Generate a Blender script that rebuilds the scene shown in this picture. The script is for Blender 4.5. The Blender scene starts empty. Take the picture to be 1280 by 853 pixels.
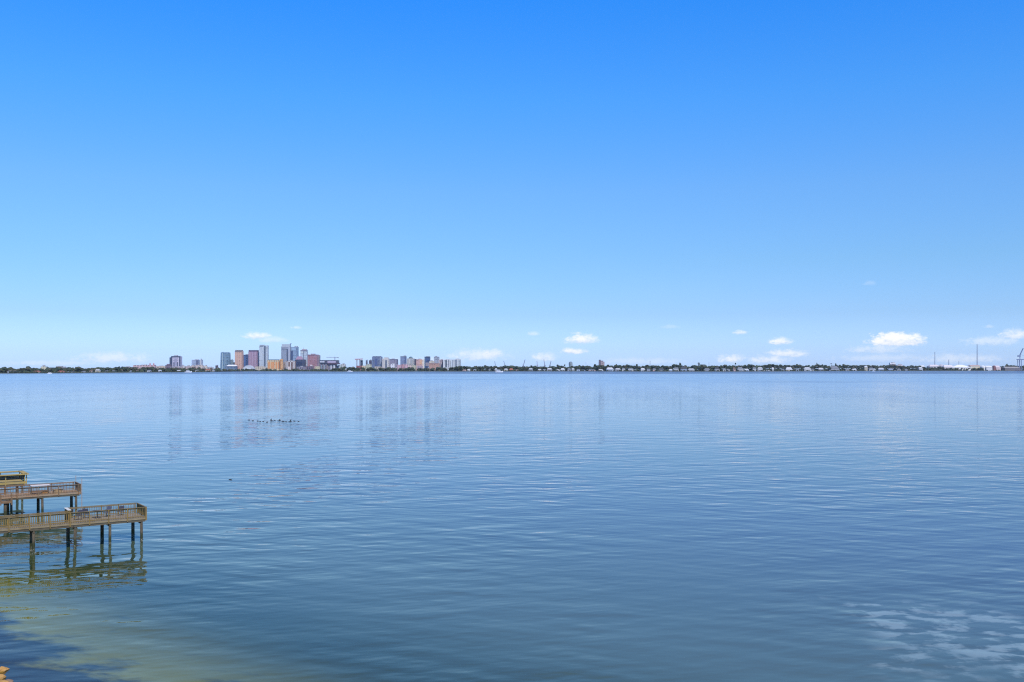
import bpy, math, random
from mathutils import Vector, Matrix
random.seed(7)
PI = math.pi
S = bpy.context.scene
COL = S.collection

# ------------------------------------------------------------------ camera numbers
F, HZ, H = 1244.0, 460.0, 17.0          # focal length in px, eye-level row, eye height in metres
def X_at(px, Y): return (px - 640.0) / F * Y
def Z_at(py, Y): return H + (HZ - py) * Y / F
def Y_water(py, z=0.0): return (H - z) * F / (py - HZ)

# ------------------------------------------------------------------ object helpers
class MB:
    def __init__(s): s.v = []; s.f = []; s.m = []
    def add(s, vs, fs, mi=0):
        b = len(s.v); s.v += [tuple(v) for v in vs]
        s.f += [tuple(b + i for i in f) for f in fs]; s.m += [mi] * len(fs)
        return s
    def box(s, c, d, rz=0.0, mi=0, top=(1, 1)):
        hx, hy, hz = d[0] / 2, d[1] / 2, d[2] / 2
        co, si = math.cos(rz), math.sin(rz)
        vs = []
        for z in (-hz, hz):
            k = top if z > 0 else (1, 1)
            for x, y in ((-hx, -hy), (hx, -hy), (hx, hy), (-hx, hy)):
                x2, y2 = x * k[0], y * k[1]
                vs.append((c[0] + x2 * co - y2 * si, c[1] + x2 * si + y2 * co, c[2] + z))
        return s.add(vs, [(0, 3, 2, 1), (4, 5, 6, 7), (0, 1, 5, 4), (1, 2, 6, 5), (2, 3, 7, 6), (3, 0, 4, 7)], mi)
    def bx(s, x0, x1, y0, y1, z0, z1, mi=0):
        return s.box(((x0 + x1) / 2, (y0 + y1) / 2, (z0 + z1) / 2), (abs(x1 - x0), abs(y1 - y0), abs(z1 - z0)), 0, mi)
    def tube(s, a, b, r0, r1=None, n=10, mi=0, wob=0.0):
        a, b = Vector(a), Vector(b); r1 = r0 if r1 is None else r1
        d = (b - a).normalized()
        t = Vector((1, 0, 0)) if abs(d.x) < .9 else Vector((0, 1, 0))
        p = d.cross(t).normalized(); q = d.cross(p)
        k = 5 if wob else 2
        vs = []
        for j in range(k):
            f = j / (k - 1)
            o = Vector((random.uniform(-wob, wob), random.uniform(-wob, wob), 0))
            for i in range(n):
                g = 2 * PI * i / n
                vs.append(a.lerp(b, f) + o + (p * math.cos(g) + q * math.sin(g)) * (r0 + (r1 - r0) * f))
        fs = []
        for j in range(k - 1):
            fs += [(j * n + i, j * n + (i + 1) % n, (j + 1) * n + (i + 1) % n, (j + 1) * n + i) for i in range(n)]
        fs += [tuple(range(n))[::-1], tuple((k - 1) * n + i for i in range(n))]
        return s.add(vs, fs, mi)
    def lathe(s, prof, c=(0, 0, 0), n=20, mi=0):
        vs = []
        for r, z in prof:
            for i in range(n):
                g = 2 * PI * i / n
                vs.append((c[0] + r * math.cos(g), c[1] + r * math.sin(g), c[2] + z))
        fs = []
        for j in range(len(prof) - 1):
            fs += [(j * n + i, j * n + (i + 1) % n, (j + 1) * n + (i + 1) % n, (j + 1) * n + i) for i in range(n)]
        fs += [tuple(range(n))[::-1], tuple((len(prof) - 1) * n + i for i in range(n))]
        return s.add(vs, fs, mi)
    def lump(s, c, r, mi=0, jit=.25):
        vs = []
        for v in ICO_V:
            k = 1 + random.uniform(-jit, jit)
            vs.append((c[0] + v[0] * r[0] * k, c[1] + v[1] * r[1] * k, c[2] + v[2] * r[2] * k))
        return s.add(vs, ICO_F, mi)
    def gable(s, x0, x1, y0, y1, z0, z1, hip=0.0, mi=0):
        ym = (y0 + y1) / 2
        vs = [(x0, y0, z0), (x1, y0, z0), (x1, y1, z0), (x0, y1, z0), (x0 + hip, ym, z1), (x1 - hip, ym, z1)]
        return s.add(vs, [(0, 1, 5, 4), (2, 3, 4, 5), (1, 2, 5), (3, 0, 4), (3, 2, 1, 0)], mi)
    def build(s, name, mats, parent=None, smooth=False):
        me = bpy.data.meshes.new(name)
        me.from_pydata(s.v, [], s.f)
        for m in (mats if isinstance(mats, (list, tuple)) else [mats]): me.materials.append(m)
        me.polygons.foreach_set('material_index', s.m)
        if smooth: me.polygons.foreach_set('use_smooth', [True] * len(s.f))
        me.update()
        o = bpy.data.objects.new(name, me); COL.objects.link(o)
        if parent is not None: o.parent = parent
        return o

def _ico():
    import bmesh
    bm = bmesh.new(); bmesh.ops.create_icosphere(bm, subdivisions=2, radius=1.0)
    v = [tuple(x.co) for x in bm.verts]; f = [tuple(q.index for q in p.verts) for p in bm.faces]
    bm.free(); return v, f
ICO_V, ICO_F = _ico()

def tag(o, label, cat, group=None, kind=None):
    o['label'] = label; o['category'] = cat
    if group: o['group'] = group
    if kind: o['kind'] = kind
    return o
def thing(name, label, cat, loc=(0, 0, 0), rz=0.0, group=None):
    o = bpy.data.objects.new(name, None); o.empty_display_size = .5
    COL.objects.link(o); o.location = loc; o.rotation_euler = (0, 0, rz)
    return tag(o, label, cat, group)
def copy_tree(o, parent=None):
    c = o.copy(); COL.objects.link(c)
    if parent is not None: c.parent = parent
    for ch in list(o.children): copy_tree(ch, c)
    return c

# ------------------------------------------------------------------ node helpers
class NT:
    def __init__(s, tree): s.t = tree; s.n = tree.nodes; s.l = tree.links
    def node(s, typ, **kw):
        n = s.n.new(typ)
        for k, v in kw.items(): setattr(n, k, v)
        return n
    def put(s, sock, v):
        if v is None: return
        if isinstance(v, bpy.types.NodeSocket): s.l.new(v, sock)
        else: sock.default_value = v
    def math(s, op, a, b=None, c=None, clamp=False):
        n = s.node('ShaderNodeMath', operation=op); n.use_clamp = clamp
        s.put(n.inputs[0], a); s.put(n.inputs[1], b); s.put(n.inputs[2], c)
        return n.outputs[0]
    def vmath(s, op, a, b=None):
        n = s.node('ShaderNodeVectorMath', operation=op); s.put(n.inputs[0], a); s.put(n.inputs[1], b)
        return n.outputs[1] if op in ('DOT_PRODUCT', 'LENGTH') else n.outputs[0]
    def xyz(s, v):
        n = s.node('ShaderNodeSeparateXYZ'); s.put(n.inputs[0], v); return n.outputs
    def comb(s, x=0.0, y=0.0, z=0.0):
        n = s.node('ShaderNodeCombineXYZ'); s.put(n.inputs[0], x); s.put(n.inputs[1], y); s.put(n.inputs[2], z); return n.outputs[0]
    def noise(s, v, scale=1.0, detail=2.0, rough=.5, dims='3D'):
        n = s.node('ShaderNodeTexNoise', noise_dimensions=dims); s.put(n.inputs['Vector'], v)
        n.inputs['Scale'].default_value = scale; n.inputs['Detail'].default_value = detail; n.inputs['Roughness'].default_value = rough
        return n.outputs['Fac']
    def mix(s, f, a, b, typ='RGBA', blend='MIX'):
        n = s.node('ShaderNodeMix', data_type=typ)
        if typ == 'RGBA': n.blend_type = blend
        i = {'RGBA': (0, 6, 7, 2), 'FLOAT': (0, 2, 3, 0)}[typ]
        s.put(n.inputs[i[0]], f); s.put(n.inputs[i[1]], a); s.put(n.inputs[i[2]], b)
        return n.outputs[i[3]]
    def smooth(s, v, a, b, lo=0.0, hi=1.0):
        n = s.node('ShaderNodeMapRange', interpolation_type='SMOOTHSTEP')
        s.put(n.inputs[0], v); n.inputs[1].default_value = a; n.inputs[2].default_value = b
        n.inputs[3].default_value = lo; n.inputs[4].default_value = hi
        return n.outputs[0]
    def ramp(s, v, stops):
        n = s.node('ShaderNodeValToRGB'); e = n.color_ramp.elements
        while len(e) < len(stops): e.new(.5)
        for i, (p, c) in enumerate(stops): e[i].position = p; e[i].color = c
        s.put(n.inputs[0], v); return n.outputs[0]

def C4(c, k=1.0): return (c[0] * k, c[1] * k, c[2] * k, 1.0)
def srgb(r, g, b, k=1.0):
    f = lambda x: ((x / 255 + .055) / 1.055) ** 2.4 if x > 10 else x / 255 / 12.92
    return (f(r) * k, f(g) * k, f(b) * k)

def base_mat(name):
    m = bpy.data.materials.new(name); m.use_nodes = True
    nt = NT(m.node_tree); b = m.node_tree.nodes['Principled BSDF']
    return m, nt, b

_cache = {}
def plain(col, rough=.7, var=.25, scale=.15, metal=0.0):
    key = ('p', tuple(round(x, 3) for x in col), rough, scale, var, metal)
    if key in _cache: return _cache[key]
    m, nt, b = base_mat('painted_surface')
    tc = nt.node('ShaderNodeTexCoord').outputs['Object']
    f = nt.noise(tc, scale, 4, .6)
    c = nt.mix(f, C4(col, 1 - var), C4(col, 1 + var * .6))
    nt.put(b.inputs['Base Color'], c); b.inputs['Roughness'].default_value = rough; b.inputs['Metallic'].default_value = metal
    _cache[key] = m
    return m

def facade(wall, glass, fh=4.0, bay=6.0, fr_u=.6, fr_z=.55, big=True):
    """wall with a grid of recessed-looking window panes, in the building's own metres"""
    if big: fh, bay = fh * 2.1, bay * 2.2
    key = ('f', tuple(round(x, 3) for x in wall + glass), fh, bay, fr_u, fr_z)
    if key in _cache: return _cache[key]
    m, nt, b = base_mat('facade')
    tc = nt.node('ShaderNodeTexCoord').outputs['Object']
    x, y, z = nt.xyz(tc)
    u = nt.math('ADD', x, y)
    fu = nt.math('FRACT', nt.math('DIVIDE', u, bay)); fz = nt.math('FRACT', nt.math('DIVIDE', z, fh))
    w = nt.math('MULTIPLY', nt.math('LESS_THAN', fu, fr_u), nt.math('LESS_THAN', fz, fr_z))
    nz = nt.xyz(nt.node('ShaderNodeNewGeometry').outputs['Normal'])[2]
    w = nt.math('MULTIPLY', w, nt.math('LESS_THAN', nt.math('ABSOLUTE', nz), .6))
    blotch = nt.noise(tc, .05, 4, .6)
    wc = nt.mix(blotch, C4(wall, .78), C4(wall, 1.18))
    cell = nt.comb(nt.math('FLOOR', nt.math('DIVIDE', u, bay)), nt.math('FLOOR', nt.math('DIVIDE', z, fh)), 0.0)
    wn = nt.node('ShaderNodeTexWhiteNoise', noise_dimensions='2D'); nt.put(wn.inputs['Vector'], cell)
    gc = nt.mix(wn.outputs['Value'], C4(glass, .6), C4(glass, 1.4))
    nt.put(b.inputs['Base Color'], nt.mix(w, wc, gc))
    nt.put(b.inputs['Roughness'], nt.mix(w, .8, .25, 'FLOAT'))
    _cache[key] = m
    return m

def wood(name, col, grey, along='x', wet=False, weather=.5):
    m, nt, b = base_mat(name)
    tc = nt.node('ShaderNodeTexCoord').outputs['Object']
    mp = nt.node('ShaderNodeMapping'); nt.put(mp.inputs[0], tc)
    mp.inputs['Scale'].default_value = {'x': (.6, 6, 6), 'y': (6, .6, 6), 'z': (6, 6, .6)}[along]
    grain = nt.noise(mp.outputs[0], 3.0, 5, .65)
    patch = nt.noise(tc, 1.1, 4, .6)
    c = nt.mix(nt.smooth(patch, .5 - weather * .3, .85 - weather * .3), C4(col), C4(grey))
    c = nt.mix(nt.math('MULTIPLY', nt.smooth(grain, .35, .75), .55), c, C4(col, .35))
    if wet:
        z = nt.xyz(nt.node('ShaderNodeNewGeometry').outputs['Position'])[2]
        zz = nt.math('ADD', z, nt.math('MULTIPLY', nt.math('SUBTRACT', nt.noise(tc, 5, 3), .5), .5))
        c = nt.mix(nt.smooth(zz, 1.25, .75), c, C4((.035, .04, .012)))
        c = nt.mix(nt.math('MULTIPLY', nt.smooth(zz, .55, .3), nt.smooth(nt.noise(tc, 14, 2), .5, .62)), c, C4((.30, .29, .22)))
    nt.put(b.inputs['Base Color'], c); b.inputs['Roughness'].default_value = .85
    bp = nt.node('ShaderNodeBump'); bp.inputs['Strength'].default_value = .4; bp.inputs['Distance'].default_value = .01
    nt.put(bp.inputs['Height'], grain); nt.l.new(bp.outputs[0], b.inputs['Normal'])
    return m

def leafy(name, dark, light, scale):
    m, nt, b = base_mat(name)
    tc = nt.node('ShaderNodeTexCoord').outputs['Object']
    f = nt.noise(tc, scale, 3, .7)
    nt.put(b.inputs['Base Color'], nt.mix(nt.smooth(f, .35, .65), C4(dark), C4(light)))
    b.inputs['Roughness'].default_value = .8
    return m

# ------------------------------------------------------------------ world, sun, camera
SUN_EL, SUN_AZ = math.radians(50), math.radians(152)     # behind the camera, a little to its right
w = bpy.data.worlds.new("World"); S.world = w; w.use_nodes = True
nt = NT(w.node_tree); bg = w.node_tree.nodes['Background']
sk = nt.node('ShaderNodeTexSky', sky_type='NISHITA', sun_disc=False)
sk.sun_elevation = SUN_EL; sk.sun_rotation = SUN_AZ
sk.air_density = 1.0; sk.dust_density = 0.3; sk.ozone_density = 2.0
gen = nt.node('ShaderNodeTexCoord').outputs['Generated']
dx, dy, dz = nt.xyz(gen)
az = nt.math('ARCTAN2', dx, dy)
el = nt.math('ARCTANGENT', nt.math('DIVIDE', dz, nt.math('SQRT', nt.math('ADD', nt.math('MULTIPLY', dx, dx), nt.math('MULTIPLY', dy, dy)))))
eld = nt.math('MULTIPLY', el, 180 / PI / 60.0, clamp=True)         # 0..1 over 60 degrees
K = 2.4
grade = nt.ramp(eld, [(e / 60, (r / K, g / K, b / K, 1)) for e, r, g, b in
    [(0, .76, 1.12, 2.28), (1, .74, 1.085, 2.07), (3, .62, .905, 1.54), (6, .60, .955, 1.42), (10, .60, 1.06, 1.61), (15, .40, 1.15, 1.98), (21, .185, 1.13, 2.37), (35, .22, 1.0, 2.1), (60, .30, .9, 1.5)]])
sky = nt.mix(1.0, sk.outputs[0], grade, blend='MULTIPLY')
sky = nt.mix(1.0, sky, (K, K, K, 1), blend='MULTIPLY')
# small fair-weather clouds low over the far shore (direction on the sky dome, in degrees)
cl = lit = None
vec = nt.comb(nt.math('MULTIPLY', az, 180 / PI), nt.math('MULTIPLY', el, 180 / PI * 1.7), 0.0)
n1 = nt.noise(vec, 1.5, 5, .6); n2 = nt.noise(vec, 4.5, 3, .6)
nn = nt.math('SUBTRACT', nt.math('ADD', nt.math('MULTIPLY', n1, .65), nt.math('MULTIPLY', n2, .35)), .5)
azj = nt.math('ADD', az, nt.math('MULTIPLY', nt.math('SUBTRACT', n2, .5), .006))
def cloud(px, py, hw, hh, a, soft=.85):
    global cl, lit
    a0 = math.atan2(px - 640, F); e0 = math.atan((HZ - py) / math.hypot(F, px - 640))
    u = nt.math('DIVIDE', nt.math('SUBTRACT', azj, a0), hw / F * math.cos(a0) ** 2)
    v = nt.math('DIVIDE', nt.math('SUBTRACT', el, e0), hh / F)
    v0 = v
    v = nt.math('MULTIPLY', v, nt.math('ADD', 1.0, nt.math('MULTIPLY', nt.math('LESS_THAN', v, -.25), .7)))
    r2 = nt.math('ADD', nt.math('MULTIPLY', u, u), nt.math('MULTIPLY', v, v))
    d = nt.math('SUBTRACT', 1.0, nt.math('SQRT', r2))
    m = nt.math('MULTIPLY', nt.smooth(nt.math('ADD', d, nt.math('MULTIPLY', nn, 2.2)), -.1, soft), a)
    cl = m if cl is None else nt.math('MAXIMUM', cl, m)
    q = nt.math('MULTIPLY', m, nt.smooth(nt.math('ADD', v0, nt.math('MULTIPLY', nn, 2.5)), -.75, .35))
    lit = q if lit is None else nt.math('MAXIMUM', lit, q)
for c in [(322, 421, 19, 7, .8), (340, 426, 26, 6, .35), (370, 410, 8, 3, .35), (140, 449, 55, 10, .5), (60, 455, 70, 5, .25), (598, 446, 45, 12, .55),
          (613, 444, 20, 9, .75), (666, 418, 9, 4, .4), (727, 426, 25, 10, .95), (716, 440, 19, 6, .9), (680, 448, 18, 9, .6), (838, 409, 14, 4, .15),
          (925, 416, 11, 4, .65), (975, 428, 17, 7, .85), (983, 443, 32, 7, .75), (914, 450, 20, 8, .8), (960, 451, 30, 8, .65),
          (1122, 427, 40, 12, 1.0, .55), (1100, 438, 46, 8, .42), (1110, 449, 80, 7, .28), (1200, 450, 70, 8, .38), (1268, 420, 24, 9, .75),
          (1240, 428, 40, 9, .4), (1237, 409, 9, 3, .3), (1088, 355, 9, 5, .12), (530, 452, 60, 6, .3), (800, 453, 70, 6, .25)]:
    cloud(*c)
shade = nt.math('DIVIDE', lit, nt.math('MAXIMUM', cl, .001), clamp=True)
ccol = nt.mix(shade, (6.6, 7.9, 9.8, 1), (10.9, 11.0, 11.2, 1))
veil = nt.noise(nt.comb(nt.math('MULTIPLY', az, 3.0), nt.math('MULTIPLY', el, 9.0), 2.0), 1.0, 4, .6)
sky = nt.mix(nt.math('MULTIPLY', nt.smooth(veil, .42, .75), nt.smooth(el, .16, .02, 0.0, .08)), sky, (6.5, 8.2, 10.4, 1))
sky = nt.mix(cl, sky, ccol)
nt.put(bg.inputs[0], sky); bg.inputs[1].default_value = .1

sd = bpy.data.lights.new('sun', 'SUN'); sd.energy = 4.1; sd.angle = math.radians(.5); sd.color = (1, .93, .82)
so = bpy.data.objects.new('sun', sd); COL.objects.link(so)
sdir = Vector((math.sin(SUN_AZ) * math.cos(SUN_EL), math.cos(SUN_AZ) * math.cos(SUN_EL), math.sin(SUN_EL)))
so.rotation_euler = sdir.to_track_quat('Z', 'Y').to_euler()

cd = bpy.data.cameras.new('camera'); co = bpy.data.objects.new('camera', cd); COL.objects.link(co)
cd.sensor_width = 36; cd.lens = 36 * F / 1280; cd.shift_y = (HZ - 426.5) / 1280
cd.clip_start = .5; cd.clip_end = 60000
co.location = (0, 0, H); co.rotation_euler = (PI / 2, 0, 0); S.camera = co
S.view_settings.view_transform = 'Standard'; S.view_settings.look = 'None'
S.view_settings.exposure = 0; S.view_settings.gamma = 1; S.view_settings.use_curve_mapping = False
S.render.engine = 'CYCLES'
cy = S.cycles
cy.max_bounces = 6; cy.glossy_bounces = 3; cy.diffuse_bounces = 2; cy.transparent_max_bounces = 8; cy.volume_bounces = 0
cy.use_denoising = False; cy.caustics_reflective = False; cy.caustics_refractive = False
cy.sample_clamp_indirect = 3; cy.pixel_filter_type = 'BLACKMAN_HARRIS'; cy.filter_width = 1.2

# ------------------------------------------------------------------ near shore line
SH0, SHN = Vector((-29.9, 55.3)), Vector((.70, .714))
def s_of(x, y): return (x - SH0.x) * SHN.x + (y - SH0.y) * SHN.y

# ------------------------------------------------------------------ water
def water_mat():
    m = bpy.data.materials.new('bay_water'); m.use_nodes = True
    t = m.node_tree; t.nodes.clear(); n = NT(t)
    out = n.node('ShaderNodeOutputMaterial')
    geo = n.node('ShaderNodeNewGeometry'); P = geo.outputs['Position']
    x, y, z = n.xyz(P)
    # crest lines wander a little
    warp = n.noise(n.comb(n.math('MULTIPLY', x, .03), n.math('MULTIPLY', y, .05)), 1.0, 2)
    def octave(lx, ly, rot, seed, det=1.0):
        """slope of a noise height field with cells lx by ly metres"""
        c, s_ = math.cos(rot), math.sin(rot)
        def at(ex, ey):
            xx = n.math('ADD', x, ex) if ex else x
            yy = n.math('ADD', y, ey) if ey else y
            u = n.math('ADD', n.math('MULTIPLY', xx, c / lx), n.math('MULTIPLY', yy, s_ / lx))
            v = n.math('ADD', n.math('MULTIPLY', xx, -s_ / ly), n.math('MULTIPLY', yy, c / ly))
            v = n.math('ADD', v, n.math('MULTIPLY', warp, 1.2))
            return n.noise(n.comb(u, v, seed), 1.0, det, .5)
        e = ly * .12
        h0 = at(0, 0)
        gx = n.math('MULTIPLY', n.math('SUBTRACT', at(e, 0), h0), 1 / .12)
        gy = n.math('MULTIPLY', n.math('SUBTRACT', at(0, e), h0), 1 / .12)
        return gx, gy
    # wind: slow patches of calmer and rougher water; a ruffled belt off the far shore
    pat = n.noise(n.comb(n.math('MULTIPLY', x, 1 / 45), n.math('MULTIPLY', y, 1 / 30), 3.1), 1.0, 3)
    pat = n.smooth(pat, .3, .7, .65, 1.25)
    lane = n.noise(n.comb(n.math('ADD', n.math('MULTIPLY', x, 1 / 22), n.math('MULTIPLY', y, -1 / 240)), n.math('MULTIPLY', y, 1 / 420), 6.6), 1.0, 3)
    pat = n.math('MULTIPLY', pat, n.smooth(lane, .34, .66, .58, 1.40))
    streak = n.noise(n.comb(n.math('MULTIPLY', x, 1 / 700), n.math('MULTIPLY', y, 1 / 90), 8.0), 1.0, 3)
    edge = n.math('ADD', y, n.math('MULTIPLY', n.noise(n.comb(n.math('MULTIPLY', x, 1 / 900), n.math('MULTIPLY', y, 1 / 2500), 5.0), 1, 3), 1100.0))
    belt = n.smooth(edge, 3250, 3550)
    ruf = n.math('ADD', belt, n.math('MULTIPLY', n.smooth(streak, .60, .70), n.smooth(y, 700, 1400)), clamp=True)
    SX = SY = None
    for (lx, ly, rot, seed, amp) in [(9.5, 4.4, .34, 1.3, .034), (5.4, 2.3, -.40, 4.7, .048), (3.0, 1.2, .36, 9.2, .040), (.9, .45, -.1, 2.2, .020)]:
        gx, gy = octave(lx, ly, rot, seed)
        gx = n.math('MULTIPLY', gx, amp); gy = n.math('MULTIPLY', gy, amp)
        SX = gx if SX is None else n.math('ADD', SX, gx); SY = gy if SY is None else n.math('ADD', SY, gy)
    amp = n.math('MULTIPLY', n.math('MULTIPLY', pat, n.smooth(y, 180, 1200, 1.0, 2.0)), n.math('ADD', n.math('MULTIPLY', ruf, 1.2), 1.0))
    # crests stay crisp near the viewer: nothing here depends on the viewer's place
    SX = n.math('MULTIPLY', SX, amp); SY = n.math('MULTIPLY', SY, amp)
    nrm = n.vmath('NORMALIZE', n.comb(n.math('MULTIPLY', SX, -1.0), n.math('MULTIPLY', SY, -1.0), 1.0))
    # body: clear over the shallows, green and turbid farther out, then sky reflection painted in as pale blue
    s = n.math('ADD', n.math('MULTIPLY', n.math('SUBTRACT', x, SH0.x), SHN.x), n.math('MULTIPLY', n.math('SUBTRACT', y, SH0.y), SHN.y))
    sj = n.math('ADD', s, n.math('MULTIPLY', n.math('SUBTRACT', n.noise(n.comb(n.math('MULTIPLY', x, .06), n.math('MULTIPLY', y, .06)), 1, 3), .5), 10.0))
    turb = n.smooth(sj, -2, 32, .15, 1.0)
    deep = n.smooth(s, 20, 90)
    bodyc = n.mix(n.smooth(s, 6, 32), (.046, .074, .018, 1), n.mix(deep, (.086, .122, .088, 1), n.mix(ruf, n.mix(n.smooth(y, 180, 900), (.078, .104, .130, 1), (.26, .37, .50, 1)), (.10, .15, .25, 1))))  # distant pale blue stands in for reflected sky; belt darkened for reflecting less
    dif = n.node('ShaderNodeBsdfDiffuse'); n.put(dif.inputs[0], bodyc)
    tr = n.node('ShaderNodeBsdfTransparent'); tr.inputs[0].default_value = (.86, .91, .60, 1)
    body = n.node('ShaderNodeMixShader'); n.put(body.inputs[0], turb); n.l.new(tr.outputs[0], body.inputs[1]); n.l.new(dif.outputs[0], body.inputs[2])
    # broken pale cloud reflection off to the right, painted into the water colour
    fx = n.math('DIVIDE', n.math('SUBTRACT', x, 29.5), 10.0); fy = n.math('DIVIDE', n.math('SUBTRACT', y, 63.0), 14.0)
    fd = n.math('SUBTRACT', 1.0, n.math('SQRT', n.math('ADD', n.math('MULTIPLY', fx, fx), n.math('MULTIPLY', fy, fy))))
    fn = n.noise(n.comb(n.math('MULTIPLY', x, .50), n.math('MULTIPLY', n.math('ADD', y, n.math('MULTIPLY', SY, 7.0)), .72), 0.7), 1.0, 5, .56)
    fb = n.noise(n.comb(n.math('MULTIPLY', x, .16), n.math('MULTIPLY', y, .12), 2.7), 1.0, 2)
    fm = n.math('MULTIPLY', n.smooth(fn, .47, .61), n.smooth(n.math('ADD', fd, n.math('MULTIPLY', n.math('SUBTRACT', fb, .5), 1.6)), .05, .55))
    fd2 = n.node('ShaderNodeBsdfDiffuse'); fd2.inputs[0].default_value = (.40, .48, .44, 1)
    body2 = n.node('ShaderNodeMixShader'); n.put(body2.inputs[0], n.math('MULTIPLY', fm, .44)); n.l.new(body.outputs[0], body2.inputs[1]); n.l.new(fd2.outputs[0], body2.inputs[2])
    gl = n.node('ShaderNodeBsdfGlossy'); gl.inputs['Color'].default_value = (1, .99, .965, 1); n.put(gl.inputs['Roughness'], n.smooth(y, 150, 1500, .03, .14))
    n.put(gl.inputs['Normal'], nrm)
    fr = n.node('ShaderNodeFresnel'); fr.inputs[0].default_value = 1.333; n.put(fr.inputs['Normal'], nrm)
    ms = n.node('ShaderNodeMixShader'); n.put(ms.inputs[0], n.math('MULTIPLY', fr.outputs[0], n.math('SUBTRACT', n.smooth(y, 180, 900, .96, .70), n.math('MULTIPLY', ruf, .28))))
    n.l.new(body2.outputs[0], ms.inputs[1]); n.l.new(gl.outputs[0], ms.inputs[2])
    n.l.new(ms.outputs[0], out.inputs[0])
    return m
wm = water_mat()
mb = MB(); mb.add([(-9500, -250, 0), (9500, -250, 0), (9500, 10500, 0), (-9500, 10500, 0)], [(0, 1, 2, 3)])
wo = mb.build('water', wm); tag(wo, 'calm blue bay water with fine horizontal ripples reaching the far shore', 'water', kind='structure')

# seabed and bank: one sheet that rises out of the water at the near shore
m, nt, b = base_mat('sandy_bottom')
P = nt.node('ShaderNodeNewGeometry').outputs['Position']; x, y, z = nt.xyz(P)
ss = nt.math('ADD', nt.math('MULTIPLY', nt.math('SUBTRACT', x, SH0.x), SHN.x), nt.math('MULTIPLY', nt.math('SUBTRACT', y, SH0.y), SHN.y))
na = nt.noise(nt.comb(nt.math('MULTIPLY', x, .16), nt.math('MULTIPLY', y, .22), 4.0), 1, 5, .62)
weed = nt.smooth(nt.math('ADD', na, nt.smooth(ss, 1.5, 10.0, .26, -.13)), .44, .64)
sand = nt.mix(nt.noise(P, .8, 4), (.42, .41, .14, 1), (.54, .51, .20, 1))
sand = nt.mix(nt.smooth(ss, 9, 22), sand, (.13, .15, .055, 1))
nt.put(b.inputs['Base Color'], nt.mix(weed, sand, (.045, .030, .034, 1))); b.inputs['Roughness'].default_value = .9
mb = MB(); NA, NB = 40, 30
tdir = Vector((-SHN.y, SHN.x))
for i in range(NA + 1):
    for j in range(NB + 1):
        sv = -22 + 82 * i / NA; tv = -75 + 150 * j / NB
        p = SH0 + SHN * sv + tdir * tv
        zz = (-.10 * sv if sv > 0 else -.22 * sv) if sv > -9 else 1.98
        zz += random.uniform(-.07, .07) if sv < 30 else 0
        mb.v.append((p.x, p.y, min(2.0, zz)))
for i in range(NA):
    for j in range(NB):
        a = i * (NB + 1) + j; mb.f.append((a, a + NB + 1, a + NB + 2, a + 1)); mb.m.append(0)
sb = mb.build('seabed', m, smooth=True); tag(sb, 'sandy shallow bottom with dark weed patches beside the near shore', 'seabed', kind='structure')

# ------------------------------------------------------------------ piers
U, N_ = Vector((-.825, -.565, 0)), Vector((-.565, .825, 0))
RZ = math.atan2(U.y, U.x)                               # local x runs back to the shore, local -y runs away from the viewer
W1 = wood('weathered_ochre_wood', (.22, .145, .042), (.24, .18, .095), 'x', weather=.5)
W1z = wood('weathered_ochre_post', (.27, .175, .045), (.21, .15, .07), 'z', weather=.4)
RIM1 = wood('grey_rim_wood', (.26, .19, .095), (.31, .245, .15), 'x', weather=.6)
W1d = wood('grey_deck_wood', (.27, .20, .12), (.31, .27, .22), 'y', weather=.6)
W2 = wood('brown_pier_wood', (.225, .122, .055), (.23, .165, .10), 'x', weather=.5)
W2d = wood('tan_deck_wood', (.38, .225, .12), (.35, .27, .18), 'y', weather=.5)
W3 = wood('yellow_pier_wood', (.46, .32, .085), (.38, .29, .13), 'x', weather=.4)
PILE = wood('old_piling_wood', (.07, .052, .03), (.13, .105, .065), 'z', wet=True)
DARK = wood('dark_joist_wood', (.11, .085, .05), (.14, .12, .08), 'x')

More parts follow.
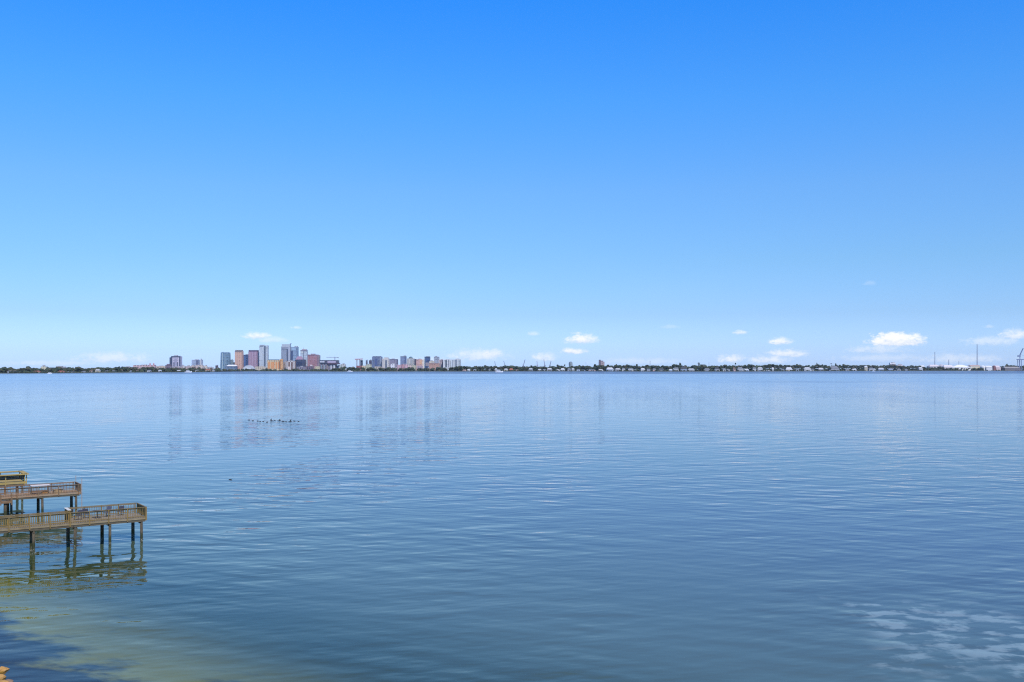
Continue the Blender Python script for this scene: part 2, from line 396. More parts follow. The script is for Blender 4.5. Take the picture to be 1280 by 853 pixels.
def pier(label, group, O, Lp, Wp, Lw, Ww, zd, zr, mats, bents, wbents, sp, start=0.15, cap=.14, bal=True, edge=.17, jd=.16, rz=RZ, ct=.045):
    """platform u 0..Lp, v 0..Wp at the seaward end, then a narrower walkway u Lp..Lw; the rail's top is zr, the deck's top zd"""
    mr, mp, md, me_ = mats
    t = thing('fishing_pier', label, 'pier', (O[0], O[1], 0), rz, group)
    V = lambda v: -v
    # deck boards, laid across
    d = MB(); u = 0.0
    while u < Lw - .05:
        wv = Wp if u < Lp else Ww
        d.bx(u, u + .137, V(-.03), V(wv + .03), zd - .04 + random.uniform(-.004, .004), zd); u += .145
    d.build('deck_boards', md, t)
    # rim boards round the edge
    for nm, (u0, u1, v) in {'a': (0, Lw, -.055), 'b': (0, Lp, Wp + .055), 'c': (Lp, Lw, Ww + .055)}.items():
        MB().bx(u0, u1, V(v - .022), V(v + .022), zd - edge, zd + .01).build('rim_board', me_, t)
    MB().bx(-.05, -.005, V(-.07), V(Wp + .07), zd - edge, zd + .012).build('rim_board', me_, t)
    j = MB()
    for v in [.0, Wp] + [.3 + i * .6 for i in range(int(Wp / .6))]:
        j.bx(.05, Lp - .02, V(v - .03), V(v + .03), zd - .06 - edge - jd, zd - .045 - edge * .5)
    for v in (.0, Ww): j.bx(Lp + .02, Lw, V(v - .03), V(v + .03), zd - .06 - edge - jd, zd - .045 - edge * .5)
    j.build('floor_joists', DARK, t)
    # bents: pilings and cross beams
    for (lst, wv) in ((bents, Wp), (wbents, Ww)):
        for u in lst:
            for v, r in ((.16, .135), (wv - .16, .17)):
                o = (random.uniform(-.03, .03), random.uniform(-.03, .03))
                s_ = s_of(*( (Vector((O[0], O[1], 0)) + U * u + N_ * v).xy ))
                MB().tube((u + o[0], V(v), -1.2 - max(0, .1 * s_)), (u, V(v), zd - .07 - edge - jd), r * 1.05, r * .95, 12, wob=.012).build('piling', PILE, t, True)
            MB().bx(u - .07, u + .07, V(.0), V(wv), zd - .28 - edge - jd, zd - .063 - edge - jd).build('cross_beam', DARK, t)
    # railings: posts, cap rails, mid-level baluster panels between posts
    def run(p0, p1, out, n, cont=True):
        p0, p1 = Vector(p0), Vector(p1); L = (p1 - p0).length; e = (p1 - p0) / L
        a = math.atan2(V(e.y), e.x)
        for i in range(n + (1 if cont else 0)):
            q = p0 + e * (L * i / n) + Vector(out) * .085
            MB().box((q.x, V(q.y), (zr - .05 + zd - edge - .12) / 2), (.10, .10, zr - .05 - zd + edge + .12), a).build('railing_post', mp, t)
        q = (p0 + p1) / 2 + Vector(out) * .05
        MB().box((q.x, V(q.y), zr - ct / 2), (L + cap, cap, ct), a).build('top_rail', mr, t)
        q = (p0 + p1) / 2 + Vector(out) * .015
        MB().box((q.x, V(q.y), zr - .11), (L - .06, .035, .09), a).build('upper_rail', mr, t)
        if bal:
            MB().box((q.x, V(q.y), zd + .12), (L - .06, .035, .08), a).build('lower_rail', mr, t)
            for i in range(n):
                g = MB(); k = max(2, int(L / n / .155))
                for b_ in range(1, k):
                    q2 = p0 + e * (L * (i + b_ / k) / n) + Vector(out) * .045
                    g.box((q2.x, V(q2.y), (zr - .07 + zd + .06) / 2), (.034, .034, zr - zd - .13), a)
                g.build('baluster_panel', mp, t)
    run((start, 0), (Lw, 0), (0, -1), max(1, round((Lw - start) / sp)))
    run((.08, Wp), (Lp - .05, Wp), (0, 1), max(1, round(Lp / sp)))
    run((0, .1), (0, Wp - .1), (-1, 0), 2)
    run((Lp, Ww + .06), (Lp, Wp - .06), (1, 0), 1)
    run((Lp + .2, Ww), (Lw, Ww), (0, 1), max(1, round((Lw - Lp) / sp)))
    return t

def corner(px, py, z): Y = Y_water(py, z); return (X_at(px, Y), Y)
# near pier
zr1, zd1 = 3.50, 2.48
O1 = corner(182, 633.8, zr1)
p1 = pier('ochre wooden fishing pier nearest the camera, chairs on its railed end platform', 'wooden fishing piers', O1, 6.5, 3.62, 20.5, 1.35, zd1, zr1, (W1, W1z, W1d, RIM1),
          (.35, 3.25, 6.35), (9.9, 13.4, 16.8, 20.0), 1.72, start=.0)
MB().bx(6.43, 6.75, -3.45, -1.5, zr1 + .012, zr1 + .05).build('sloping_shelf', plain((.62, .58, .50)), p1)
# middle pier
zr2, zd2 = 3.45, 2.50
O2 = corner(100.1, 605.3, zr2)
p2 = pier('brown wooden fishing pier in the middle, white topped table on its platform', 'wooden fishing piers', O2, 7.4, 3.1, 24.0, 2.4, zd2, zr2, (W2, W2, W2d, W2d),
          (.4, 4.0, 7.2), (10.3, 13.6, 17.0, 20.5, 23.6), 2.2)
for (u, v, z0, z1) in ((-.16, -.16, -1.5, 4.15), (-.16, 3.26, -1.5, 4.15)):
    MB().tube((u, -v, z0), (u, -v, z1), .045, .035, 8).build('corner_pole', plain((.42, .32, .25)), p2)
g = MB(); g.bx(7.3, 8.4, .02, .75, zd2 - .5, zd2 - .44)
for i in range(7): g.bx(7.3 + i * .158, 7.3 + i * .158 + .145, .03, .74, zd2 - .44, zd2 - .40)
g.build('lower_landing', W2d, p2)
g = MB(); g.bx(7.25, 8.45, .76, .82, zd2 - .62, zd2 - .36); g.build('landing_rim', W2, p2)
for u in (7.3, 8.4): MB().bx(u - .06, u + .06, .83, .95, zd2 - .8, zr2 - .4).build('landing_post', W2, p2)
MB().tube((7.9, .5, -2.0), (7.9, .5, zd2 - .5), .19, .17, 12, wob=.02).build('piling', PILE, p2, True)
MB().box((7.85, .86, zr2 - .42), (1.3, .14, .045)).build('landing_rail', W2, p2)
# far pier
zr3, zd3 = 3.45, 2.45
O3 = corner(32.3, 592.4, zr3)
p3 = pier('yellowish wooden fishing pier farthest from the camera, with wide flat cap rails', 'wooden fishing piers', O3, 7.0, 4.4, 22.0, 2.0, zd3, zr3, (W3, W3, W3, W3),
          (.4, 3.6, 6.8), (10.0, 13.4, 17.0, 20.5), 2.3, cap=.62, bal=False, edge=.24, jd=.2, ct=.10)
g = MB()
for i in range(3): g.bx(.05, 6.9, -.30, -.33, zd3 + .30 + i * .2, zd3 + .49 + i * .2)
g.build('cap_shade_boards', DARK, p3)  # dark boards added to stand for the shade beneath the wide cap rail

# furniture on the piers
def pier_pt(O, u, v, z): p = Vector((O[0], O[1], z)) + U * u + N_ * v; return (p.x, p.y, p.z)
CH = plain((.035, .035, .045), .5); CHB = plain((.09, .10, .14), .6)
def deck_chair(label, loc, rz):
    t = thing('deck_chair', label, 'chair', loc, rz, 'chairs on the near pier')
    MB().box((0, 0, .42), (.50, .50, .05)).build('seat', CHB, t)
    b = MB(); b.add([(-.25, .22, .44), (.25, .22, .44), (.25, .27, .44), (-.25, .27, .44), (-.25, .38, .98), (.25, .38, .98), (.25, .43, .98), (-.25, .43, .98)],
                    [(0, 3, 2, 1), (4, 5, 6, 7), (0, 1, 5, 4), (1, 2, 6, 5), (2, 3, 7, 6), (3, 0, 4, 7)])
    b.build('backrest', CHB, t)
    for x in (-.22, .22):
        for y in (-.22, .22): MB().tube((x, y, .0), (x * .95, y * .95, .42), .02, .02, 8).build('leg', CH, t)
        MB().bx(x - .03 + (.05 if x > 0 else -.05), x + .03 + (.05 if x > 0 else -.05), -.26, .30, .63, .67).build('armrest', CH, t)
    return t
c0 = deck_chair('dark deck chair on the near pier, closest to the walkway', pier_pt(O1, 5.75, 2.0, zd1), RZ + .4)
for (u, v, r, lb) in ((4.85, 2.6, -.5, 'dark deck chair on the near pier, left of the round table'), (3.05, 2.5, 2.2, 'dark deck chair on the near pier, right of the round table'),
                      (1.75, 2.7, .2, 'dark deck chair on the near pier, alone by the far corner')):
    c = copy_tree(c0); c.location = pier_pt(O1, u, v, zd1); c.rotation_euler.z = RZ + r; c['label'] = lb
t = thing('patio_table', 'dark round patio table among the chairs on the near pier', 'table', pier_pt(O1, 3.95, 2.2, zd1), RZ)
MB().lathe([(.46, .70), (.48, .715), (.46, .73)], n=24).build('tabletop', CH, t)
MB().lathe([(.30, 0), (.28, .03), (.03, .06), (.03, .70)], n=16).build('pedestal', CH, t)
t = thing('work_table', 'brown wooden work table with white top on the middle pier', 'table', pier_pt(O2, 4.1, 1.1, zd2), RZ)
g = MB(); g.bx(-1.0, 1.0, -.42, .42, .95, 1.02); g.build('tabletop', plain((.72, .62, .56)), t)
for x in (-.9, .9):
    for y in (-.34, .34): MB().bx(x - .04, x + .04, y - .04, y + .04, 0, .95).build('leg', W2, t)
MB().bx(-.86, .86, -.30, .30, .25, .29).build('shelf', W2, t)
t = thing('storage_box', 'orange wooden storage box on the middle pier, under the white topped table', 'box', pier_pt(O2, 3.6, 1.1, zd2), RZ)
MB().bx(-.3, .3, -.22, .22, 0, .22).build('box_body', plain((.42, .20, .06)), t)
t = thing('storage_box', 'tan wooden storage box beside the table on the middle pier', 'box', pier_pt(O2, 2.3, .55, zd2), RZ + .2)
MB().bx(-.45, .45, -.25, .25, 0, .42).build('box_body', plain((.50, .34, .18)), t)
MB().bx(-.48, .48, -.28, .28, .423, .47).build('lid', plain((.55, .40, .22)), t)

# ------------------------------------------------------------------ shore rocks, bottom left
RK = plain((.50, .27, .08), .9, .5, 2.0); RK2 = plain((.26, .16, .10), .9, .5, 2.0)
for (px, py, r, mt, lb) in [(2, 836, (.36, .24, .17), RK, 'flat orange rock at the water edge, topmost of the shore rocks'), (0, 846, (.30, .26, .2), RK, 'orange rock at the bottom left shore, below the flat one'),
                            (10, 851, (.26, .2, .13), RK2, 'dark brown rock at the shore, right of the orange rocks'), (3, 853, (.3, .25, .16), RK, 'orange rock cut by the lower left corner of the photo'),
                            (-14, 842, (.45, .35, .3), RK, 'rock'), (-22, 850, (.4, .4, .28), RK2, 'rock'), (-30, 834, (.5, .36, .3), RK2, 'rock')]:
    Y = Y_water(py, .1); g = MB(); g.lump((0, 0, 0), r, 0, .22)
    o = g.build('shore_rock', mt); o.location = (X_at(px, Y), Y, .03); o.rotation_euler.z = random.uniform(0, 6)
    tag(o, lb if lb != 'rock' else 'rock on the near bank, just left of the photo', 'rock', 'rocks on the near shore')

# ------------------------------------------------------------------ water birds
BIRD = plain((.035, .034, .036), .6)
BEAK = plain((.20, .13, .05), .6)
def bird_mesh(neck, wings):
    g = MB()
    prof = [(-.30, .02, .05, .10), (-.20, .07, .07, .07), (-.05, .11, .10, .07), (.10, .10, .10, .08), (.20, .055, .07, .12)]
    if neck: prof += [(.23, .035, .04, .22), (.24, .032, .035, .32), (.28, .045, .045, .38), (.34, .03, .03, .385), (.38, .012, .012, .38)]
    else: prof += [(.24, .045, .05, .16), (.29, .05, .05, .20), (.35, .03, .03, .20), (.38, .012, .012, .195)]
    n = 8; vs = []
    for i, (x, ry, rz, z) in enumerate(prof):
        for k in range(n):
            a = 2 * PI * k / n; vs.append((x, ry * math.cos(a), z + rz * math.sin(a)))
    fs = [(i * n + k, i * n + (k + 1) % n, (i + 1) * n + (k + 1) % n, (i + 1) * n + k) for i in range(len(prof) - 1) for k in range(n)]
    fs += [tuple(range(n))[::-1], tuple((len(prof) - 1) * n + k for k in range(n))]
    g.add(vs, fs)
    if wings:
        for sg in (-1, 1):
            w_ = [(.14, .07 * sg, .14), (-.12, .07 * sg, .13), (-.16, .26 * sg, .42), (-.10, .42 * sg, .62), (.0, .30 * sg, .52), (.12, .16 * sg, .30)]
            g.add([(a, b_, c) for a, b_, c in w_] + [(a, b_ - .03 * sg, c) for a, b_, c in w_],
                  [(0, 1, 2, 5), (5, 2, 3, 4), (6, 11, 8, 7), (11, 10, 9, 8), (0, 5, 11, 6), (5, 4, 10, 11), (4, 3, 9, 10), (3, 2, 8, 9), (2, 1, 7, 8), (1, 0, 6, 7)])
    return g
protos = {}
bxs = [243, 280, 328, 350, 381, 418, 456, 474, 492, 527, 541, 565, 578, 602, 634, 646, 682, 722]
bys = [196, 203, 206, 211, 211, 217, 200, 205, 200, 205, 200, 210, 210, 213, 212, 207, 206, 210]
kinds = ['n', 's', 's', 's', 's', 's', 'w', 'n', 'n', 's', 'w', 's', 's', 's', 'n', 'w', 's', 'n']
blab = {'s': 'dark waterbird swimming low in the loose row out on the bay', 'n': 'dark waterbird holding its neck up in the row out on the bay', 'w': 'dark waterbird raising its wings in the row out on the bay'}
for bx_, by_, k in list(zip(bxs, bys, kinds)) + [(None, None, 'L')]:
    if k == 'L': px, py, kk, lb = 288, 600, 's', 'lone dark waterbird nearer the camera, out beyond the piers'
    else: px, py, kk, lb = 280 + bx_ / 7.757, 500 + by_ / 7.757, k, blab[k]
    if kk not in protos: protos[kk] = bird_mesh(kk != 's', kk == 'w').build('waterbird', BIRD, None, True); o = protos[kk]
    else: o = protos[kk].copy(); COL.objects.link(o)
    Y = Y_water(py); o.location = (X_at(px, Y), Y, -.02); o.rotation_euler.z = random.choice((0, PI)) + random.uniform(-.5, .5)
    sc = 1.05 if k != 'L' else .85; o.scale = (sc,) * 3
    tag(o, lb, 'bird', 'waterbirds floating on the bay')

# ------------------------------------------------------------------ far land
SHORE = [(-500, 467.8), (0, 467.2), (60, 466.8), (110, 466.3), (210, 465.6), (262, 465.2), (285, 464.5), (360, 464.4), (420, 464.7), (575, 464.6), (640, 464.5), (730, 464.4), (820, 464.7),
         (920, 464.7), (1000, 464.4), (1100, 463.9), (1180, 463.8), (1280, 463.7), (1800, 463.6)]
def lerp_list(L, x):
    for (a, b), (c, d) in zip(L, L[1:]):
        if x <= c: return b + (d - b) * (x - a) / (c - a)
    return L[-1][1]
def D_shore(px): return Y_water(lerp_list(SHORE, px))
m_land, nt, b = base_mat('far_land'); nt.put(b.inputs['Base Color'], nt.mix(nt.noise(nt.node('ShaderNodeNewGeometry').outputs['Position'], .02, 4), (.05, .07, .03, 1), (.14, .13, .09, 1))); b.inputs['Roughness'].default_value = 1
mb = MB(); pxs = list(range(-420, 1701, 6))
for px in pxs:
    D = D_shore(px) + random.uniform(-12, 12)
    for (d, z) in ((0, -1), (2, 1.1), (25, 1.6), (10300 - D, 2.0)): mb.v.append((X_at(px, D + (0 if d > 3000 else d)) if d < 3000 else X_at(px, D) * 1.25, D + d, z))
for i in range(len(pxs) - 1):
    for j in range(3): a = i * 4 + j; mb.f.append((a, a + 4, a + 5, a + 1)); mb.m.append(0)
lo = mb.build('land', m_land); tag(lo, 'low flat land along the far side of the bay', 'land', kind='structure')

# tree belts: one mass per stretch of shore
LEAF = [leafy('far_foliage', (.014, .026, .014), (.040, .062, .028), .05), leafy('far_foliage_light', (.022, .038, .017), (.060, .076, .034), .05), leafy('far_foliage_olive', (.028, .032, .016), (.075, .072, .036), .05)]
TOPS = [(-420, 460.6), (0, 461.0), (30, 461.1), (60, 460.6), (90, 460.4), (150, 460.2), (180, 460.4), (205, 460.6), (262, 461.4), (300, 462.2), (345, 462.3), (400, 462.3), (426, 460.2), (432, 458.6), (440, 459.4),
        (455, 460.4), (500, 460.6), (545, 460.4), (580, 458.8), (600, 458.2), (640, 458.4), (700, 458.6), (740, 458.0), (770, 456.8), (800, 457.6), (850, 457.4), (900, 457.6), (940, 456.8), (985, 456.4), (1010, 457.2),
        (1050, 456.9), (1110, 457.2), (1140, 457.8), (1155, 458.6), (1163, 459.6), (1200, 460.4), (1240, 459.6), (1258, 457.6), (1280, 457.4), (1700, 457.2)]
def belt(label, p0, p1):
    mb = MB(); px = p0
    while px < p1:
        D = D_shore(px); step = 1.0
        zt = Z_at(lerp_list(TOPS, px), D + 110) + random.uniform(-3.5, 2.0) + 2.6 * math.sin(px * .9) * math.sin(px * .37 + 1) + 2.0 * math.sin(px * .21)
        k = random.choice((0, 0, 0, 1, 2))
        if 262 < px < 580 and math.sin(px * .8) + math.sin(px * .29 + 2) + random.uniform(-.5, .5) > .75:
            px += step; continue
        for z in (zt * .25, zt * .6, zt - 3.5):
            d = random.uniform(70, 180); r = random.uniform(3.5, 7.0)
            mb.lump((X_at(px + random.uniform(-.5, .5), D + d), D + d, max(2.0, z + random.uniform(-1, 1))), (r * 1.2, r, min(r * .8, 5.0)), k if random.random() < .7 else random.choice((0, 1, 2)), .3)
        if random.random() < .48:                           # garden trees near the water's edge, between the houses
            d = random.uniform(14, 24); r = random.uniform(1.6, 3.4)
            mb.lump((X_at(px, D + d), D + d, 1.5 + r * .7), (r * 1.1, r, r), random.choice((0, 0, 1)), .3)
        px += step * random.uniform(.7, 1.3)
    o = mb.build('treeline', LEAF); tag(o, label, 'trees', kind='stuff')
belt('dark green wood along the low shore left of the city', -330, 262)
belt('thin line of trees on the waterfront below the city towers', 262, 580)
belt('dark tree belt behind the houses right of the city', 580, 1150)
belt('sparse trees along the port shore below the pale sheds', 1150, 1600)

# ------------------------------------------------------------------ buildings
GND = 1.5
def zpx(py, D): return Z_at(py, D)
def building(name, label, cat, px0, px1, pyt, D, mat, group=None, rz=None, depth=.7, stripes=(), crown=(), taper=1.0, parts=True, roofbox=True, roofcol=None, body='tower_body'):
    """px0..px1 and pyt are where its outline stands; D its distance; stripes (f0, f1, py_top, py_bot, colour) set proud of the front; crown (f0, f1, py_top, colour) on top"""
    rz = random.uniform(-.28, .28) if rz is None else rz
    Wa = (px1 - px0) / F * D
    wd = Wa / (math.cos(rz) + depth * abs(math.sin(rz))); dp = wd * depth
    h = zpx(pyt, D) - GND; xc = X_at((px0 + px1) / 2, D)
    t = thing(name, label, cat, (xc, D + dp / 2, GND), rz, group)
    bo = MB().box((0, 0, h / 2), (wd, dp, h), 0, 0, (taper, taper)).build(body, mat, t)
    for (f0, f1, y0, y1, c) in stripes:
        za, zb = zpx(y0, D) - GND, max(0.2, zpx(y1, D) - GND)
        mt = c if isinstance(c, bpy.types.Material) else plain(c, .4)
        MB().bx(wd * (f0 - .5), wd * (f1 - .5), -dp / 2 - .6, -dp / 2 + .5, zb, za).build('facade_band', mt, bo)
    zt = h
    for (f0, f1, y0, c) in crown:
        za = zpx(y0, D) - GND
        mt = c if isinstance(c, bpy.types.Material) else plain(c, .6)
        MB().bx(wd * (f0 - .5), wd * (f1 - .5), -dp * .42, dp * .42, h + .003, za).build('crown', mt, t)
        zt = za
    if roofbox and not crown:
        a = random.uniform(-.3, .05)
        MB().bx(wd * a, wd * (a + .4), -dp * .2, dp * .25, h + .003, h + random.uniform(2.5, 6)).build('rooftop_unit', plain(roofcol or (.35, .35, .37)), t)
        if random.random() < .5: MB().bx(wd * .28, wd * .42, -dp * .3, dp * .1, h + .003, h + random.uniform(2, 4)).build('rooftop_unit', plain((.5, .5, .52)), t)
    return t

GL_D = (.045, .06, .09); GL_B = (.10, .17, .26); GL_G = (.14, .20, .22)
def A(r, g, b, k=.93):
    c = srgb(r, g, b, k); m_ = .3 * c[0] + .6 * c[1] + .1 * c[2]
    return tuple(m_ + (v - m_) * .86 for v in c)
T = lambda *a, **k: building('office_tower', a[0], 'tower', *a[1:], **k)
AP = lambda *a, **k: building('apartment_block', a[0], 'building', *a[1:], **k)
LB = lambda *a, **k: building('low_building', a[0], 'building', *a[1:], body='building_body', **k)
G1 = 'city towers across the bay'; G2 = 'low buildings on the city waterfront'
DC = 6100
# --- left of the city
LB('cream low block standing above the trees near the left edge', 50.7, 57.8, 458.4, 3900, facade(A(225, 215, 180), (.25, .24, .2), 4, 5), rz=.05, group='low buildings left of the city')
LB('long grey brown block above the trees, right of the cream block', 62.5, 83, 459.6, 4100, facade(A(120, 118, 118), GL_D, 3.6, 5), rz=-.04, group='low buildings left of the city', depth=.3)
LB('long grey brown building at the left end of the pink hospital row', 152.5, 166, 458.9, 4700, facade(A(165, 145, 130), GL_D, 3.8, 5), group='low buildings left of the city', depth=.4)
LB('pinkish cream flat roofed building in the row left of the dark framed tower', 166, 183.5, 456.7, 4760, facade(A(218, 180, 178), (.25, .2, .22), 3.8, 6), group='low buildings left of the city', depth=.4)
t = LB('pink building with two little roof turrets left of the dark framed tower', 183.5, 193.4, 456.3, 4720, facade(A(222, 178, 180), (.3, .22, .25), 3.8, 6), group='low buildings left of the city', roofbox=False)
for dxp in (-7.5, 9.5):
    z0 = zpx(456.3, 4720) - GND
    MB().lathe([(3.2, z0), (3.2, z0 + 5), (3.8, z0 + 5.2), (.2, z0 + 9)], (dxp, 0, 0), 8).build('turret', plain(A(190, 130, 135)), t)
LB('beige building with uneven roofs just left of the dark framed tower', 194, 206, 458.0, 4760, facade(A(205, 185, 165), (.25, .2, .2), 3.8, 6), group='low buildings left of the city', depth=.5)
LB('mauve stepped building at the left foot of the dark framed tower', 206.5, 213.5, 456.4, 4800, facade(A(150, 125, 140), GL_D, 3.8, 5), group=G2, crown=[(.25, .75, 455.2, A(130, 105, 125))])
# --- dark framed tower
fr = A(70, 80, 110)
t = T('lavender tower in a dark blue frame, far left of the city', 213.6, 225.3, 445.6, 5050, facade(A(205, 195, 215), (.36, .36, .45), 4, 7), rz=.03, group=G1,
      stripes=[(0, .14, 445.4, 462, fr), (.88, 1.0, 445.4, 462, fr), (.141, .879, 445.4, 446.9, fr), (.28, .36, 453, 460, fr), (.68, .76, 453, 460, fr), (.37, .67, 448, 460, A(170, 165, 190))])
T('narrow dark slab behind the left side of the lavender framed tower', 211.9, 213.9, 446.9, 5110, facade(A(78, 86, 112), GL_D, 4, 5), rz=0, group=G1, roofbox=False)
LB('mauve podium in front of the lavender framed tower', 213, 226, 458.6, 4980, facade(A(190, 165, 170), (.3, .26, .3), 3.8, 6), group=G2, depth=.3)
LB('pale low rise with a rounded roof right of the lavender framed tower', 225.5, 231, 457.3, 5200, facade(A(205, 200, 205), (.35, .35, .38), 3.8, 6), group=G2)
LB('pinkish low rise between the lavender framed tower and the glass slab', 231.5, 239, 458.0, 5150, facade(A(200, 180, 180), (.35, .3, .32), 3.8, 6), group=G2, depth=.5)
# --- glass pair
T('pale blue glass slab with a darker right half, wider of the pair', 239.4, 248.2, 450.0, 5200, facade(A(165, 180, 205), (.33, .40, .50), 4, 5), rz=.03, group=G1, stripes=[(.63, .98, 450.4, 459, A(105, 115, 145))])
T('slim grey white slab right of the pale blue glass slab', 250.0, 253.2, 449.9, 5230, facade(A(165, 175, 195), (.30, .36, .45), 4, 5), rz=.03, group=G1, stripes=[(.02, .3, 449.9, 459, A(215, 215, 220))])
LB('beige podium under the pair of glass slabs', 239, 254, 456.9, 5120, facade(A(228, 205, 190), (.40, .34, .32), 3.8, 7), group=G2, depth=.4, stripes=[(.3, .36, 457, 462, A(160, 125, 120))])
LB('cream low rise right of the beige podium', 254.3, 258.6, 457.8, 5160, facade(A(232, 218, 200), (.4, .36, .33), 3.8, 6), group=G2)
LB('pale low rise far behind the waterfront, left of the small dark tower', 259, 266.5, 459.3, 5400, facade(A(215, 205, 205), (.4, .36, .36), 3.8, 6), group=G2, depth=.5)
T('small dark brown tower standing alone left of the teal glass tower', 269.2, 272.1, 457.0, 5500, facade(A(95, 75, 90), GL_D, 4, 4), group=G1)
# --- downtown
t = T('teal glass tower with tapered sides at the left end of downtown', 274.4, 287.2, 440.9, DC + 150, facade(A(120, 150, 170), GL_B, 4, 5, .8, .7), rz=.12, group=G1, taper=.9,
      stripes=[(.2, .25, 441.5, 463, A(190, 210, 215)), (.48, .52, 443, 463, A(170, 190, 200))], crown=[(.12, .3, 440.2, A(130, 155, 175)), (.32, .86, 440.5, A(140, 160, 180))])
LB('grey green low tower behind the white roofed hall', 287.6, 291.2, 450.2, DC + 400, facade(A(135, 150, 155), GL_G, 4, 5), group=G1)
LB('dark low block between the white roofed hall and the tan tower', 290.8, 293.6, 453.1, DC + 420, facade(A(95, 100, 115), GL_D, 4, 5), group=G1, roofbox=False)
t = thing('exhibition_hall', 'grey blue waterfront hall with a long white roof', 'hall', (X_at(287.6, DC), DC + 25, GND), 0, G2)
hw = 13.5 / F * DC
MB().bx(-hw / 2, hw / 2, -22, 22, 0, zpx(457.9, DC) - GND).build('hall_body', facade(A(110, 128, 155), GL_B, 6, 9), t)
MB().gable(-hw * .38, hw * .52, -24, 24, zpx(457.9, DC) - GND + .003, zpx(456.2, DC) - GND, 8).build('roof', plain((.80, .78, .82), .5, .08), t)
T('tan stone tower with a dark flat cap', 293.4, 302.8, 438.8, DC + 120, facade(A(222, 172, 148, .95), (.38, .25, .20), 4, 5, .45, .5), rz=-.06, group=G1,
  stripes=[(.02, .98, 438.9, 440.3, A(140, 125, 125)), (.42, .52, 457.5, 461, A(175, 110, 90))], crown=[(.04, .96, 437.8, A(125, 120, 125))])
T('dark blue glass tower between the tan and the mauve tower', 303.2, 310.6, 443.6, DC + 500, facade(A(62, 82, 128), (.05, .08, .17), 4, 5, .8, .7), rz=.05, group=G1, stripes=[(.30, .46, 445, 458, A(90, 125, 180)), (.02, .12, 444, 458, A(50, 55, 75))])
T('mauve tower with pale ribs and a dark purple top band', 310.4, 321.9, 439.8, DC + 200, facade(A(172, 135, 160), (.26, .19, .27), 4, 4, .6, .5), rz=-.03, group=G1,
  stripes=[(f, f + .04, 440.2, 458, A(205, 180, 200)) for f in (.08, .26, .44, .62, .80)], crown=[(.01, .99, 437.9, A(95, 78, 110))])
t = thing('arched_hall', 'low pale arched roof hall in front of the dark blue tower', 'hall', (X_at(309.5, DC), DC + 30, GND), 0, G2)
hw = 13.0 / F * DC
g = MB(); n = 14; vs = []
for yy in (-26, 26):
    for i in range(n + 1):
        f = i / n; vs.append((hw * (f - .5), yy, 9 + (zpx(456.9, DC) - GND - 9) * math.sin(PI * f) ** .7))
fs = [(i, i + 1, n + 2 + i, n + 1 + i) for i in range(n)] + [tuple(range(n + 1))[::-1] , tuple(n + 1 + i for i in range(n + 1))] + [(0, n + 1, 2 * n + 1, n)]
g.add(vs, fs).build('roof', plain((.50, .52, .56), .6, .15), t)
MB().bx(-hw * .47, hw * .47, -24, 24, 0, 9).build('hall_body', facade(A(175, 175, 180), GL_D, 5, 8), t)
MB().bx(-hw * .28, hw * .30, -34, -27, 0, 11).build('white_awning', plain((.86, .86, .90), .5, .1), t)
LB('pinkish block behind, between the mauve and the white tower', 321.0, 325.0, 449.3, DC + 600, facade(A(195, 165, 170), (.3, .24, .26), 4, 5), group=G1)
T('tall white grey tower with a dark vertical slot', 323.8, 334.4, 432.0, DC + 180, facade(A(196, 204, 212), (.36, .40, .45), 4, 4, .6, .5), rz=.05, group=G1,
  stripes=[(.55, .80, 432.6, 459, A(128, 140, 158)), (.62, .70, 432.8, 459, A(100, 112, 135)), (.06, .48, 432.4, 433.4, A(95, 105, 120))], crown=[(.06, .54, 431.3, A(130, 140, 155)), (.6, .98, 431.9, A(180, 188, 198))])
LB('beige podium at the foot of the tall white grey tower', 318.2, 331.6, 458.4, DC, facade(A(205, 188, 165), (.32, .28, .24), 4, 6), group=G2, depth=.35)
ORG = A(235, 150, 70, .95)
t = AP('orange and cream apartment block with tall vertical stripes', 334.0, 350.2, 450.4, DC + 20, facade(A(226, 196, 150, .95), (.40, .28, .18), 4, 5), rz=.03, depth=.35, group=G1,
       stripes=[(f, f + w_, 452.8, 461, ORG) for f, w_ in ((.07, .13), (.27, .08), (.38, .14), (.58, .05), (.67, .10), (.84, .10))], crown=[(.06, .88, 449.4, A(110, 145, 165))])
AP('slim orange apartment tower at the right end of the striped block', 349.6, 353.4, 449.3, DC + 10, facade(A(240, 170, 95, .95), (.45, .24, .10), 4, 4), rz=0, group=G1, stripes=[(.1, .3, 450, 461, A(170, 110, 60)), (.62, .9, 451, 461, A(245, 190, 130))])
AP('grey brown apartment block tucked between orange slim tower and tallest tower', 353.6, 357.2, 453.0, DC + 60, facade(A(165, 150, 145), (.22, .18, .18), 4, 4), rz=0, group=G1)
t = T('tallest grey tower with a stepped pale crown and dark stripe', 351.3, 362.6, 433.2, DC + 450, facade(A(150, 158, 175), (.24, .28, .35), 4, 4, .6, .5), rz=.03, group=G1,
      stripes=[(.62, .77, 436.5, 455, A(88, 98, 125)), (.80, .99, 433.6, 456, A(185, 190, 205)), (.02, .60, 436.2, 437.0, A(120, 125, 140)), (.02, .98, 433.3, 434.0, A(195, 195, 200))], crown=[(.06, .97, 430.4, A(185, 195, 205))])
MB().bx(25, 33, -8, 8, zpx(430.4, DC + 450) - GND + .003, zpx(429.4, DC + 450) - GND).build('roof_fin', plain(A(150, 155, 170)), t)
